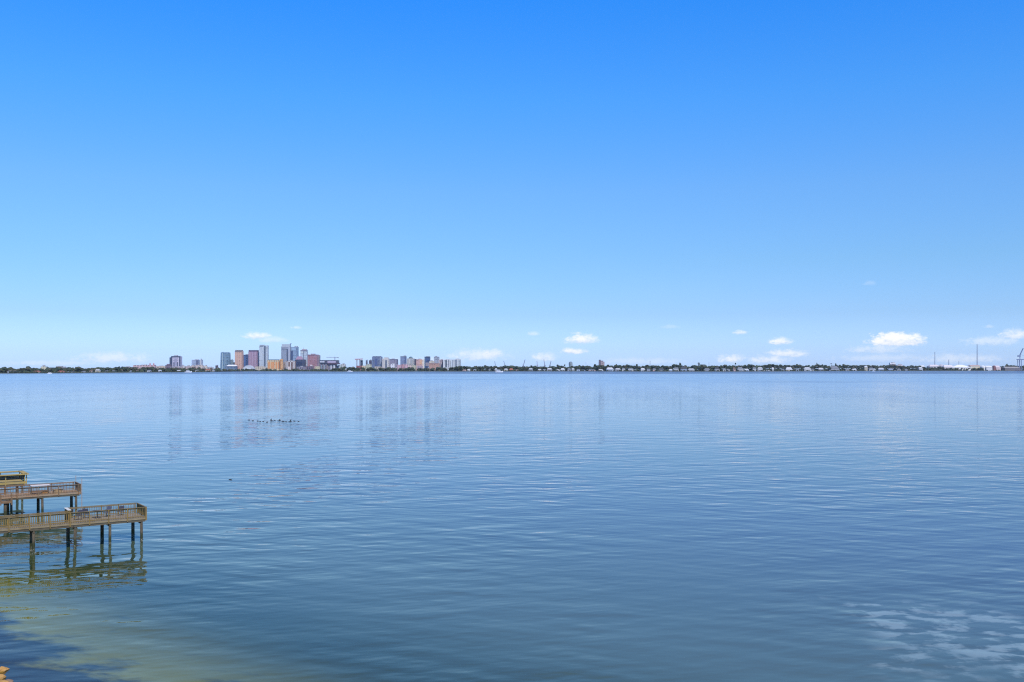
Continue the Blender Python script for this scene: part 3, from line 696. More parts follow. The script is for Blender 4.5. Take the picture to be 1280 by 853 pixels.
T('blue glass tower touching the tallest tower on its right', 362.6, 372.1, 433.9, DC + 470, facade(A(140, 165, 195), (.24, .33, .44), 4, 5, .8, .7), rz=-.04, group=G1,
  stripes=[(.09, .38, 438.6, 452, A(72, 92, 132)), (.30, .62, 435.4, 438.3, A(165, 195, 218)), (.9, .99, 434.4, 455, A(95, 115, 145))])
AP('brown and white apartment block below the tallest tower', 357.0, 369.0, 451.6, DC + 10, facade(A(140, 105, 95), (.16, .12, .12), 4, 4), rz=0, depth=.4, group=G2,
   stripes=[(f, f + .07, 452, 462.5, A(232, 226, 224)) for f in (.02, .20, .48, .76, .92)] + [(.28, .44, 458.5, 463, A(240, 215, 205)), (.28, .75, 451.9, 452.6, A(235, 232, 230))])
t = AP('dark blue block with mauve hipped roof right of the brown and white block', 368.8, 381.2, 449.6, DC + 200, facade(A(72, 80, 112), GL_D, 4, 5), rz=0, group=G1, roofbox=False, depth=.5,
       stripes=[(.10, .70, 452.6, 456.8, A(48, 60, 95))])
wd = 12.4 / F * (DC + 200) * .5
MB().gable(-wd * .95, wd * .55, -wd * .45, wd * .45, zpx(449.6, DC + 200) - GND + .003, zpx(445.6, DC + 200) - GND, wd * .35).build('roof', plain(A(158, 125, 150)), t)
t = T('white grey tower with a dark seam and small spire', 375.4, 383.8, 437.8, DC + 240, facade(A(188, 198, 208), (.36, .42, .48), 4, 4), rz=0, group=G1, stripes=[(.46, .54, 439.2, 457, A(98, 108, 132)), (.02, .98, 437.9, 439.2, A(130, 125, 145)), (.02, .44, 439.3, 442, A(205, 212, 212))],
      crown=[(.20, .9, 436.8, A(175, 150, 160))])
MB().tube((-5, 0, zpx(436.8, DC + 240) - GND), (-5, 0, zpx(434.2, DC + 240) - GND), 1.6, .5, 8).build('spire', plain(A(185, 165, 175)), t)
T('broad red brick tower at the right end of downtown', 384.0, 397.0, 443.4, DC + 260, facade(A(176, 122, 132), (.30, .19, .22), 4, 4, .5, .5), rz=-.05, group=G1,
  stripes=[(.02, .98, 443.5, 444.6, A(135, 100, 120)), (.68, .92, 444.9, 445.8, A(205, 165, 170))])
T('slim pale slab at the right edge of the red brick tower', 397.1, 399.2, 443.9, DC + 330, facade(A(215, 210, 215), (.4, .38, .4), 4, 4), rz=0, group=G1, roofbox=False)
LB('violet grey low waterfront building with a flat roof below the white grey tower', 372.5, 381.8, 458.6, DC + 5, facade(A(150, 140, 160), GL_D, 4, 5), group=G2, depth=.4)
LB('dark mauve low building below the red brick tower', 382.2, 391.8, 457.7, DC + 8, facade(A(128, 105, 122), GL_D, 4, 6), group=G2, depth=.4, stripes=[(.55, .8, 456.2, 457.6, A(232, 205, 205))])
LB('cream low building with pale balconies left of the building under construction', 393.2, 399.8, 458.2, DC + 6, facade(A(222, 205, 165), (.35, .3, .22), 3, 5), group=G2, depth=.5)
# building under construction + its tower crane
t = thing('construction_building', 'dark unfinished building with overhanging upper floors and pale panels', 'building', (X_at(410, DC), DC + 40, GND), 0, G1)
def zc(py): return zpx(py, DC) - GND
ux = lambda px: X_at(px, DC) - X_at(410, DC)
dk = plain(A(80, 75, 100), .8)
MB().bx(ux(398.4), ux(421.8), -28, 28, zc(454.2), zc(450.4)).build('upper_floors', facade(A(88, 84, 110), GL_D, 4, 6), t)
MB().bx(ux(408.8), ux(423.2), -31, 20, zc(455.6), zc(454.25)).build('overhang_slab', plain(A(95, 70, 95)), t)
MB().bx(ux(399.4), ux(405.2), -29.2, -28.1, zc(453.3), zc(451.6)).build('wall_panels', plain(A(205, 208, 222), .6, .3, .2), t)
MB().bx(ux(408.9), ux(419.4), -29.2, -28.1, zc(453.7), zc(451.5)).build('wall_panels', plain(A(195, 178, 205), .6, .3, .2), t)
MB().bx(ux(399.4), ux(419.5), -24, 24, 0, zc(454.22)).build('lower_floors', facade(A(135, 125, 140), GL_D, 5, 8), t)
for q, c_ in ((400.5, A(130, 150, 165)), (404.2, A(150, 165, 172)), (408.0, A(150, 135, 130)), (412.6, A(215, 215, 225)), (416.4, A(235, 235, 240))):
    MB().bx(ux(q), ux(q + 1.4), -26, -24.1, 0, zc(456.4)).build('facade_band', plain(c_), t)
def lattice(g, a, b, w_, n, r=.35):
    a, b = Vector(a), Vector(b); d = (b - a).normalized(); up = Vector((0, 1, 0)); sd_ = d.cross(up).normalized() * w_ / 2; up = up * w_ / 2
    cs = [sd_ + up, sd_ - up, -sd_ - up, -sd_ + up]
    for c_ in cs: g.tube(a + c_, b + c_, r, r, 5)
    for i in range(n):
        p, q = a.lerp(b, i / n), a.lerp(b, (i + 1) / n)
        for k in range(4): g.tube(p + cs[k], q + cs[(k + 1) % 4], r * .7, r * .7, 4)
def tower_crane(label, px, py_b, py_t, D, jib0, jib1, py_j, col, lean=0.0, group='construction cranes'):
    t = thing('tower_crane', label, 'crane', (X_at(px, D), D, GND), 0, group); z0, z1 = 0, zpx(py_t, D) - GND
    mt = plain(col, .5)
    g = MB(); lattice(g, (0, 0, z0), (0, 0, zpx(py_j, D) - GND), 2.6, 14, .55); g.build('mast', mt, t)
    zj = zpx(py_j, D) - GND
    g = MB(); lattice(g, (jib0 / F * D, 0, zj), (jib1 / F * D, 0, zj), 2.0, 16, .45); g.build('jib', mt, t)
    MB().tube((0, 0, zj), (0, 0, z1), .9, .4, 6).build('mast_head', mt, t)
    MB().bx(-2.2, 2.2, -2.5, 2.5, zj - 4.5, zj - 1.4).build('cab', plain(A(150, 145, 165)), t)
    e = jib1 if abs(jib1) < abs(jib0) else jib0
    MB().bx(e / F * D - 3, e / F * D + 3, -1.5, 1.5, zj - 3.5, zj + .5).build('counterweight', plain(A(110, 105, 125)), t)
    return t
tower_crane('grey tower crane with level jib above the unfinished building', 418.6, 463, 444.6, DC + 45, -10.5, 4.0, 447.0, A(140, 140, 165))
T('thin dark stair core rising at the left of the unfinished building', 399.2, 400.3, 444.3, DC + 90, facade(A(95, 95, 110), GL_D, 4, 3), rz=0, group=G1, roofbox=False)
# gap and the second cluster
LB('white apartment building with stepped roof right of the unfinished building', 420.6, 425.0, 457.2, DC + 60, facade(A(232, 230, 236), (.45, .45, .5), 4, 5), group=G2)
LB('beige low tower among trees between the two city clusters', 425.4, 431.6, 455.6, DC + 260, facade(A(205, 200, 195), (.34, .34, .34), 4, 5), group=G2, stripes=[(.04, .3, 457, 462, A(150, 165, 150))])
t = T('dark unfinished tower below the red steel frame', 450.3, 453.3, 450.4, DC + 300, facade(A(72, 80, 105), GL_D, 4, 4), rz=0, group=G1, roofbox=False)
t = thing('steel_frame', 'red topped steel frame on grey legs beside the dark unfinished tower', 'frame', (X_at(447.5, DC + 290), DC + 290, GND), 0, 'construction cranes')
uf = lambda px: (px - 447.5) / F * (DC + 290); zf = lambda py: zpx(py, DC + 290) - GND
g = MB(); lattice(g, (uf(443.6), 0, zf(449.4)), (uf(453.4), 0, zf(449.0)), 4.5, 12, .9); g.build('top_truss', plain(A(205, 110, 110)), t)
g = MB(); lattice(g, (uf(446), 0, 0), (uf(446), 0, zf(449.6)), 6.5, 14, .7); g.build('leg', plain(A(180, 170, 172)), t)
g = MB(); lattice(g, (uf(449.4), 0, 0), (uf(449.4), 0, zf(449.6)), 3, 14, .6); g.build('leg', plain(A(165, 130, 135)), t)
T('small blue grey tower right of the red steel frame', 457.2, 459.4, 450.6, DC + 420, facade(A(112, 120, 150), GL_D, 4, 4), rz=0, group=G1)
T('small dark purple tower left of the broad blue block', 461.2, 464.6, 450.6, DC + 400, facade(A(88, 78, 108), GL_D, 4, 4), rz=0, group=G1)
T('broad blue grey glass block with a darker top band', 465.0, 477.2, 446.2, DC + 150, facade(A(112, 125, 160), (.13, .17, .27), 4, 5, .75, .65), rz=-.06, group=G1,
  stripes=[(.30, .58, 448.5, 457, A(86, 102, 150)), (.82, .99, 446.6, 458, A(150, 160, 180))], crown=[(.05, .9, 445.5, A(98, 104, 128))])
AP('cream arched apartment tower with a grey central recess', 477.6, 486.4, 448.4, DC + 120, facade(A(212, 202, 195), (.38, .36, .36), 4, 4), rz=0, group=G1,
   stripes=[(.42, .72, 450.4, 460, A(118, 125, 140)), (.32, .40, 448.8, 460, A(232, 226, 214)), (.74, .82, 448.8, 460, A(232, 226, 214))], crown=[(.30, .84, 446.9, A(205, 198, 192))])
T('mauve grey office block right of the cream arched tower', 486.8, 497.3, 449.2, DC + 250, facade(A(150, 142, 165), (.22, .22, .30), 4, 5), rz=.04, group=G1, depth=.5, stripes=[(.02, .98, 449.3, 450.1, A(105, 100, 125)), (.88, .98, 449.9, 455, A(85, 82, 105))])
T('slim blue slab standing above the pink waterfront houses', 500.3, 507.9, 445.5, DC + 300, facade(A(128, 142, 178), (.17, .22, .33), 4, 5, .7, .6), rz=.03, group=G1, stripes=[(.74, .98, 446, 454, A(95, 108, 150)), (.02, .98, 445.5, 446.4, A(120, 132, 150))])
t = AP('beige building with a dark green dome roof', 508.6, 517.6, 448.3, DC + 200, facade(A(190, 185, 180), (.30, .30, .32), 4, 4), rz=0, group=G1, roofbox=False, stripes=[(.28, .38, 449, 454.6, A(225, 218, 205)), (.66, .74, 449, 454.6, A(140, 160, 180))])
zz = zpx(448.3, DC + 200) - GND
MB().lathe([(14, zz + .003), (13, zz + 4), (9, zz + 8.5), (4, zz + 11.5), (.5, zz + 12.5)], n=16).build('dome', plain(A(88, 112, 115), .5), t)
AP('dark maroon slab right of the green domed building', 517.3, 520.4, 448.9, DC + 260, facade(A(88, 78, 98), GL_D, 4, 4), rz=0, group=G1, roofbox=False)
AP('salmon pink apartment block left of the cream slim tower', 520.4, 527.7, 449.4, DC + 140, facade(A(226, 175, 165, .95), (.42, .26, .22), 4, 4), rz=0, group=G1, stripes=[(.60, .92, 450.6, 455.6, A(238, 180, 130)), (.05, .5, 449.5, 450.3, A(185, 135, 140))])
AP('cream slim tower between the salmon block and the dark blue tower', 527.8, 530.3, 449.4, DC + 150, facade(A(235, 225, 210, .95), (.5, .46, .4), 4, 4), rz=0, group=G1, roofbox=False)
T('dark blue glass tower with a teal base in the right cluster', 530.6, 537.6, 446.0, DC + 220, facade(A(70, 92, 140), (.05, .09, .20), 4, 5, .8, .7), rz=-.03, group=G1, stripes=[(.02, .98, 446.0, 447.0, A(72, 88, 105)), (.03, .16, 447.2, 458, A(110, 140, 160)), (.2, .98, 453.4, 457.8, A(165, 155, 165))])
AP('cream topped apartment block behind the long salmon building', 536.6, 543.0, 451.7, DC + 170, facade(A(220, 206, 180), (.38, .33, .28), 4, 4), rz=0, group=G1)
T('grey slab with pale top rising behind the long salmon building', 542.3, 549.0, 446.2, DC + 420, facade(A(172, 178, 192), (.32, .34, .40), 4, 4), rz=0, group=G1, stripes=[(.02, .98, 446.2, 446.9, A(120, 125, 145)), (.25, .98, 448.8, 450, A(150, 155, 172))])
LB('long salmon brown low building in front of the grey slab', 536.2, 549.0, 454.3, DC + 60, facade(A(205, 155, 135, .9), (.36, .22, .18), 4, 5), group=G2, depth=.35, stripes=[(.02, .9, 454.4, 455.2, A(165, 120, 110))])
AP('beige and brown striped apartment tower left of the white condominiums', 548.4, 553.8, 449.7, DC + 100, facade(A(205, 190, 190), (.32, .27, .28), 4, 4), rz=0, group=G1, stripes=[(.30, .42, 450, 459, A(120, 95, 105)), (.72, .98, 449.9, 459, A(110, 95, 112))])
AP('white condominium tower with two dark vertical slots', 553.9, 563.4, 449.7, DC + 70, facade(A(226, 226, 228), (.42, .44, .48), 4, 4), rz=0, group=G1, stripes=[(.28, .50, 450, 459.5, A(100, 115, 130)), (.70, .80, 450, 459.5, A(90, 100, 120)), (.36, .42, 450.4, 459, A(150, 160, 165))])
AP('wide white condominium tower at the right end of the city', 564.2, 575.7, 449.5, DC + 60, facade(A(214, 216, 220), (.38, .42, .46), 4, 4), rz=0, group=G1,
   stripes=[(.10, .16, 450, 459.5, A(150, 160, 175)), (.44, .58, 449.8, 459.5, A(112, 124, 145)), (.28, .34, 450, 459.5, A(165, 172, 182)), (.90, .98, 449.8, 459.5, A(110, 125, 140)), (.72, .78, 450, 459.5, A(170, 185, 190))])
for (a, b_, y, c_, lb) in [(445.5, 452, 457.4, A(175, 100, 100), 'red brown low building under the red steel frame'), (452.3, 457.2, 457.2, A(225, 205, 170), 'cream low building between the red steel frame and broad blue block'),
                           (457.4, 464.2, 455.8, A(205, 205, 175), 'pale yellow low building left of the broad blue block'), (468, 476.6, 458.4, A(200, 185, 170), 'beige low building below the broad blue block'),
                           (488, 493.4, 455.2, A(235, 230, 235), 'white low building below the mauve grey office block'), (496.6, 501.8, 456.2, A(222, 178, 190), 'pink house left of the dark red gap, below the slim blue slab'),
                           (502.0, 505.4, 455.6, A(215, 160, 170), 'rose pink house below the slim blue slab'), (505.8, 509.6, 455.7, A(226, 180, 188), 'pale pink house below the green domed building'),
                           (510.3, 514.4, 456.9, A(236, 200, 190), 'pale salmon house in front of the green domed building'), (514.8, 520.2, 456.8, A(205, 200, 170), 'olive beige low block right of the pale salmon house'),
                           (521, 528.4, 457.4, A(190, 165, 175), 'mauve low building below the salmon pink block'), (484.5, 496, 460.6, A(170, 175, 185), 'long grey low shed at the water below the mauve office block'),
                           (430.5, 436, 461.6, A(210, 190, 180), 'tan low building at the water between the two clusters'), (437.5, 443.5, 459.2, A(180, 120, 115), 'brick low building left of the red steel frame')]:
    LB(lb, a, b_, y, DC + random.uniform(5, 55), facade(c_, tuple(v * .45 for v in c_), 4, 5), group=G2, depth=.5, rz=random.uniform(-.05, .05), roofbox=random.random() < .5)

for (cname, c_) in (('pinkish', A(205, 175, 172)), ('cream', A(222, 210, 186)), ('grey', A(158, 160, 170)), ('brown', A(135, 108, 98))):
    for (a, b_, where) in ((300, 400, 'between the downtown towers'), (444, 575, 'below the right tower cluster'), (205, 272, 'left of downtown')):
        for i in range(5 if a > 205 else 3):
            q = random.uniform(a, b_); w_ = random.uniform(1.6, 4.2)
            LB('small %s low building half hidden by waterfront trees %s' % (cname, where), q, q + w_, random.uniform(458.2, 461.2), DC + random.uniform(8, 300) if a > 205 else D_shore(q) + random.uniform(190, 320),
               facade(c_, tuple(v * .35 for v in c_), 4, 5), group='small low buildings half hidden by trees', depth=.6)

# ------------------------------------------------------------------ right of the city: landmarks
def D2(px, d): return D_shore(px) + d
D = D2(713, 260); t = thing('water_tank', 'round grey domed tank tower rising above the trees', 'tank', (X_at(713.3, D), D, GND))
r = 2.35 / F * D; zt = zpx(452.2, D) - GND
MB().lathe([(r * .92, 0), (r * .92, zt * .62), (r, zt * .66), (r, zt * .84)], n=24).build('tank_shell', plain(A(150, 160, 165), .6, .2, .08), t)
MB().lathe([(r, zt * .84 + .003), (r * .86, zt * .92), (r * .5, zt * .985), (r * .06, zt)], n=24).build('dome', plain(A(120, 135, 145), .6), t)
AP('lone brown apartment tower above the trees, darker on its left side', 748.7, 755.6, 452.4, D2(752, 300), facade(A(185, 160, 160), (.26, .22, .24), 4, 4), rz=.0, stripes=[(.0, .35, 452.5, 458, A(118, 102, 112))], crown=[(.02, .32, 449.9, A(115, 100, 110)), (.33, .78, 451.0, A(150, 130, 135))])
def mast(label, px, pt, D, r, col, group='masts and chimneys above the far shore', name='lattice_mast', cat='mast'):
    t = thing(name, label, cat, (X_at(px, D), D, GND), 0, group); z = zpx(pt, D) - GND
    MB().tube((0, 0, 0), (0, 0, z), r, r * .6, 8).build('shaft', plain(col, .6), t)
    MB().lathe([(r * 1.5, 0), (r * 1.5, 2.5), (r * 1.1, 3)], n=10).build('footing', plain((.35, .35, .36)), t)
    MB().tube((0, 0, z - 1.2), (0, 0, z + .6), r * .95, r * .9, 8).build('top_ring', plain((.30, .20, .20)), t)
    return t
mast('thin grey mast above the trees, left of the blue house', 812.6, 451.6, D2(812, 250), 1.4, A(130, 145, 165))
mast('faint thin mast just right of the lone brown tower side of the tank', 732.4, 452.8, D2(732, 400), .9, A(175, 185, 205))
mast('pale thin mast standing right of the flat roofed dark pavilion', 886.2, 453.6, D2(886, 300), 1.0, A(130, 140, 160))
mast('tall thin chimney at the left end of the tank farm', 1168.6, 440.6, 5900, 2.3, A(130, 145, 175), name='chimney_stack', cat='chimney')
mast('tallest thin chimney, in the middle of the port', 1221.4, 431.0, 5900, 2.8, A(135, 142, 165), name='chimney_stack', cat='chimney')
mast('short grey stack between the two tall chimneys', 1186.0, 450.0, 5800, 2.6, A(125, 140, 165), name='chimney_stack', cat='chimney')
mast('short thin stack just left of the tallest chimney', 1198.6, 451.6, 5800, 1.8, A(150, 160, 180), name='chimney_stack', cat='chimney')
# luffing shipyard cranes: leaning booms above the tree belt
for (px, py, bx2, by2, c_, lb) in [(619.4, 458, 618.4, 451.6, A(170, 185, 205), 'pale shipyard crane, leftmost of the leaning crane booms'), (631.4, 458, 629.6, 451.4, A(150, 160, 180), 'grey shipyard crane boom leaning left, second from the city'),
                                   (654.0, 458.4, 656.4, 449.6, A(110, 110, 140), 'dark shipyard crane boom leaning right, most prominent of the row'), (671.6, 457.6, 671.2, 451.4, A(165, 165, 190), 'faint upright shipyard crane boom between two dark ones'),
                                   (681.0, 457.6, 679.8, 449.6, A(140, 140, 170), 'grey shipyard crane boom with its tip leaning left, before the tank tower'), (687.4, 458, 688.8, 451.2, A(120, 120, 145), 'dark shipyard crane boom leaning right, closest to the tank tower')]:
    D = D2(px, 380); t = thing('shipyard_crane', lb, 'crane', (X_at(px, D), D, GND), 0, 'shipyard cranes right of the city')
    z0 = zpx(py, D) - GND; mt = plain(c_, .5)
    g = MB(); lattice(g, (0, 0, 0), (0, 0, z0), 5.0, 5, .8); g.build('portal', mt, t)
    MB().bx(-3.5, 3.5, -3.5, 3.5, z0 + .01, z0 + 4.5).build('machine_house', mt, t)
    g = MB(); lattice(g, (0, 0, z0 + 2), ((bx2 - px) / F * D, 0, zpx(by2, D) - GND), 2.0, 12, .55); g.build('boom', mt, t)
    MB().tube((0, 0, z0 + 4.5), ((px - bx2) * .25 / F * D, 0, z0 + 11), .6, .4, 6).build('back_stay', mt, t)
# pavilion with flat roof, church-like spire
t = thing('pavilion', 'dark flat roofed structure with a taller left post above the trees', 'pavilion', (X_at(877, D2(877, 200)), D2(877, 200), GND)); D = D2(877, 200)
MB().bx(-4 / F * D, 4.4 / F * D, -8, 8, zpx(456.6, D) - GND, zpx(455.8, D) - GND).build('roof', plain(A(105, 120, 130)), t)
for f in (-3.6, -1.2, 1.4, 4.0): MB().bx(f / F * D - .8, f / F * D + .8, -7, 7, 0, zpx(456.61, D) - GND).build('column', plain(A(120, 130, 140)), t)
MB().bx(-3.9 / F * D, -2.6 / F * D, -4, 4, zpx(455.8, D) - GND + .003, zpx(454.4, D) - GND).build('roof_turret', plain(A(60, 75, 85)), t)
AP('white long hall standing above the trees near the port', 1112.5, 1119.6, 453.6, D2(1116, 300), facade(A(240, 238, 240), (.5, .48, .5), 5, 8), rz=0, depth=.5, stripes=[(.0, .98, 455.2, 456.6, A(150, 140, 145))])
AP('small pale pink hall right of the white long hall', 1122, 1128.4, 456.2, D2(1125, 300), facade(A(226, 212, 216), (.45, .42, .44), 5, 8), rz=0, depth=.5)

# ------------------------------------------------------------------ houses along the water
ORD = ['first', 'second', 'third', 'fourth', 'fifth', 'sixth', 'seventh', 'eighth', 'ninth', 'tenth', 'eleventh', 'twelfth']
WALLS = {'white': A(205, 206, 208), 'cream': A(210, 198, 172), 'grey': A(165, 170, 180), 'pale blue': A(175, 192, 215), 'pinkish': A(215, 180, 175), 'tan': A(190, 165, 140)}
ROOFS = {'grey': A(120, 125, 135), 'red tiled': A(165, 95, 75), 'white': A(198, 200, 205), 'brown': A(110, 90, 80), 'dark': A(60, 65, 75)}
def house(px, wpx, py_e, py_r, wall, roof, label, hip=True, D=None, group='waterfront houses across the bay'):
    D = (D_shore(px) + random.uniform(28, 48)) if D is None else D
    wd = wpx / F * D; dp = min(wd * .7, 16); ze = zpx(py_e, D) - GND; zr = max(ze + 1.0, zpx(py_r, D) - GND)
    t = thing('waterfront_house', label, 'house', (X_at(px, D), D + dp / 2, GND), random.uniform(-.12, .12), group)
    MB().bx(-wd / 2, wd / 2, -dp / 2, dp / 2, 0, ze).build('wall', facade(WALLS[wall], tuple(v * .22 for v in WALLS[wall]), 4.2, 4.5, .5, .5, big=False), t)
    MB().gable(-wd / 2 - .7, wd / 2 + .7, -dp / 2 - .7, dp / 2 + .7, ze + .003, zr, wd * .22 if hip else 0).build('roof', plain(ROOFS[roof], .8, .2, .3), t)
    if random.random() < .35: MB().bx(wd * .16, wd * .16 + 1.6, -.8, .8, (ze + zr) / 2, zr + 1.6).build('chimney', plain((.35, .25, .2)), [c for c in t.children if c.name.startswith('roof')][0])
    if wpx > 4.5:
        MB().bx(-wd * .3, wd * .3, -dp / 2 - 2.5, -dp / 2 - .01, ze * .42, ze * .48).build('balcony', plain((.7, .7, .72)), t)
# (px, width, eave row, ridge row, wall, roof): what the photograph shows, stretch by stretch between landmarks
stretches = [
 ('left edge of the wood', 'the cream low block', 'left', [(11, 4, 464.3, 463.6, 'grey', 'grey'), (18, 3.6, 464.0, 463.4, 'tan', 'brown'), (44.5, 8.5, 464.9, 463.8, 'cream', 'red tiled')]),
 ('', 'the cream low block', 'right', [(62, 2.6, 466.0, 465.4, 'white', 'white'), (75.5, 7.5, 465.2, 463.6, 'pinkish', 'red tiled'), (86, 4.4, 465.0, 464.3, 'grey', 'grey'), (91, 3, 464.6, 464.0, 'grey', 'dark'), (104, 6, 464.9, 463.9, 'white', 'grey'),
     (113.5, 4, 463.9, 462.7, 'pinkish', 'brown'), (121.5, 5.6, 463.2, 461.9, 'cream', 'white'), (133, 4, 464.4, 463.4, 'grey', 'grey'), (141.5, 3.4, 464.2, 463.2, 'white', 'grey')]),
 ('', 'the pink hospital row', 'below', [(152, 2.4, 464.6, 463.6, 'white', 'white'), (163.5, 3, 464.1, 463.2, 'pale blue', 'grey'), (171, 3.6, 464.0, 463.0, 'white', 'brown'), (186, 4.6, 463.6, 462.6, 'white', 'grey'), (199.5, 3.8, 463.6, 462.6, 'grey', 'white')]),
 ('', 'the lavender framed tower', 'right', [(223, 5, 463.9, 463.0, 'grey', 'white'), (246, 4.2, 463.4, 462.6, 'cream', 'grey'), (259.5, 6.5, 462.6, 461.4, 'tan', 'red tiled'), (266, 4, 463.0, 462.2, 'white', 'grey')]),
 ('', 'the wide white condominium', 'right', [(580.5, 4.6, 462.8, 461.6, 'pinkish', 'brown'), (586, 3.6, 462.6, 461.5, 'white', 'white'), (593.5, 4, 462.6, 461.5, 'white', 'grey'), (612, 2.4, 462.2, 461.2, 'grey', 'grey'), (620, 3.2, 462.0, 460.8, 'white', 'white'), (623, 4.6, 463.6, 462.8, 'tan', 'brown'),
     (632.6, 4.6, 462.2, 461.0, 'cream', 'white'), (639, 5, 462.8, 460.6, 'tan', 'red tiled'), (646.5, 4, 463.2, 462.0, 'pinkish', 'brown'), (663.5, 5, 461.6, 460.6, 'grey', 'white')]),
 ('', 'the round tank tower', 'left', [(703.5, 5.2, 462.4, 460.4, 'white', 'white'), (697.5, 4.6, 463.0, 462.0, 'white', 'white'), (687, 6.4, 461.8, 460.4, 'grey', 'white'), (680.5, 3.6, 462.8, 461.5, 'grey', 'grey'), (674.5, 4.2, 462.6, 461.6, 'white', 'white')]),
 ('', 'the round tank tower', 'right', [(711.5, 4.4, 462.2, 460.6, 'grey', 'grey'), (716.3, 3.4, 461.6, 460.6, 'white', 'white'), (723, 4.4, 462.4, 461.4, 'pale blue', 'grey'), (729.5, 4.4, 463.0, 462.0, 'pale blue', 'dark'), (740, 8.6, 463.0, 462.0, 'pinkish', 'grey')]),
 ('', 'the lone brown tower', 'right', [(751, 6.0, 463.2, 461.8, 'white', 'white'), (762.5, 8.8, 461.8, 459.5, 'pale blue', 'white'), (772.5, 6.6, 461.8, 460.6, 'grey', 'white'), (779.5, 4, 461.6, 460.2, 'white', 'grey'), (788.5, 6.6, 461.6, 460.3, 'white', 'grey'), (794, 3, 462.8, 462.0, 'cream', 'grey'),
     (803.6, 5.4, 462.2, 460.4, 'white', 'white'), (811.0, 4.4, 462.6, 461.2, 'grey', 'grey')]),
 ('', 'the thin grey mast', 'right', [(818, 4, 462.2, 460.8, 'pinkish', 'grey'), (826.5, 6.6, 462.4, 460.2, 'white', 'dark'), (838.5, 4.4, 462.8, 461.6, 'pale blue', 'white'), (845.5, 6.2, 461.6, 459.6, 'white', 'grey'), (854.8, 8.2, 461.8, 458.2, 'pale blue', 'dark'), (864.3, 8.0, 461.9, 460.9, 'white', 'white')]),
 ('', 'the flat roofed dark pavilion', 'right', [(884, 7.4, 462.4, 460.6, 'grey', 'grey'), (896.4, 6.0, 461.9, 459.6, 'white', 'dark'), (905.4, 3.8, 462.0, 460.6, 'white', 'grey'), (910.5, 4, 462.6, 461.4, 'grey', 'grey'), (917.8, 3.4, 462.0, 459.4, 'pinkish', 'brown'), (925.5, 7.6, 461.8, 459.2, 'white', 'grey'),
     (933.5, 5.6, 462.8, 461.2, 'pale blue', 'white'), (943.2, 4.4, 461.2, 459.4, 'white', 'grey'), (950.5, 6.2, 460.8, 459.4, 'white', 'white'), (958.6, 8.0, 463.6, 462.8, 'white', 'white'), (966.2, 2.6, 461.4, 459.6, 'white', 'white')]),
 ('', 'the cream two storey villa', 'right', [(997, 4, 462.4, 461.4, 'pale blue', 'grey'), (1009.4, 8.6, 461.0, 459.4, 'white', 'white'), (1016, 3.4, 462.0, 460.6, 'white', 'dark'), (1026.5, 6, 461.6, 460.0, 'grey', 'white'), (1042.8, 12.6, 461.2, 457.8, 'grey', 'grey'), (1047, 4, 462.4, 461.4, 'pale blue', 'white'),
     (1059.5, 4.6, 462.2, 461.2, 'white', 'grey'), (1068, 5.4, 462.4, 461.2, 'white', 'white')]),
 ('', 'the white long hall', 'left', [(1101.6, 7.0, 461.4, 460.0, 'pale blue', 'white'), (1089.5, 6.4, 461.6, 459.8, 'white', 'grey'), (1082.6, 4.0, 459.2, 457.6, 'cream', 'white'), (1093, 4.4, 462.6, 461.8, 'white', 'white')]),
 ('', 'the white long hall', 'right', [(1113.5, 5.6, 461.4, 460.4, 'pale blue', 'grey'), (1124, 4, 462.0, 461.0, 'white', 'grey'), (1133, 3.6, 462.2, 461.2, 'grey', 'grey'), (1151, 5, 460.6, 459.2, 'white', 'white')]),
]
house(986.6, 8.4, 462.4, 459.2, 'cream', 'white', 'cream two storey villa with a white roof, widest of its stretch of shore')
for _, lm, side, hs in stretches:
    for i, (px, wp, pe, pr, wl, rf) in enumerate(hs):
        rel = {'left': 'left of', 'right': 'right of', 'below': 'below'}[side]
        house(px, wp, pe, pr, wl, rf, '%s house with %s roof, %s house %s %s' % (wl, rf, ORD[i], rel, lm))
house(978.5, 4, 462.2, 461.2, 'pale blue', 'grey', 'pale blue house just left of the cream two storey villa')

# ------------------------------------------------------------------ single trees that stand clear of the belt
TRK = plain((.10, .08, .06), .9)
def tree(px, pt, D, r, lb, name='tall_tree', palm=False):
    t = thing(name, lb, 'tree', (X_at(px, D), D, GND), 0, 'tall trees on the far shore'); z = zpx(pt, D) - GND
    MB().tube((0, 0, 0), (.3, 0, z - r * .6), .7, .35, 7).build('trunk', TRK, t)
    g = MB()
    if palm:
        for k in range(13):
            a = 2 * PI * k / 13; dr = random.uniform(-.3, .5)
            p0, p1, p2 = Vector((0, 0, z - 1.5)), Vector((math.cos(a) * r * .6, math.sin(a) * r * .6, z + r * .25 + dr)), Vector((math.cos(a) * r * 1.2, math.sin(a) * r * 1.2, z - r * .5 + dr))
            g.tube(p0, p1, .5, .8, 4); g.tube(p1, p2, .8, .15, 4)
    else:
        for k in range(16):
            a = random.uniform(0, 2 * PI); f = random.uniform(0, 1); rr = r * (1 - .6 * f)
            g.lump((math.cos(a) * rr * .7, math.sin(a) * rr * .7, z - r * 2.2 + f * r * 2.1), (r * .45, r * .45, r * .36), random.choice((0, 0, 1)), .3)
    g.build('crown', LEAF, t)
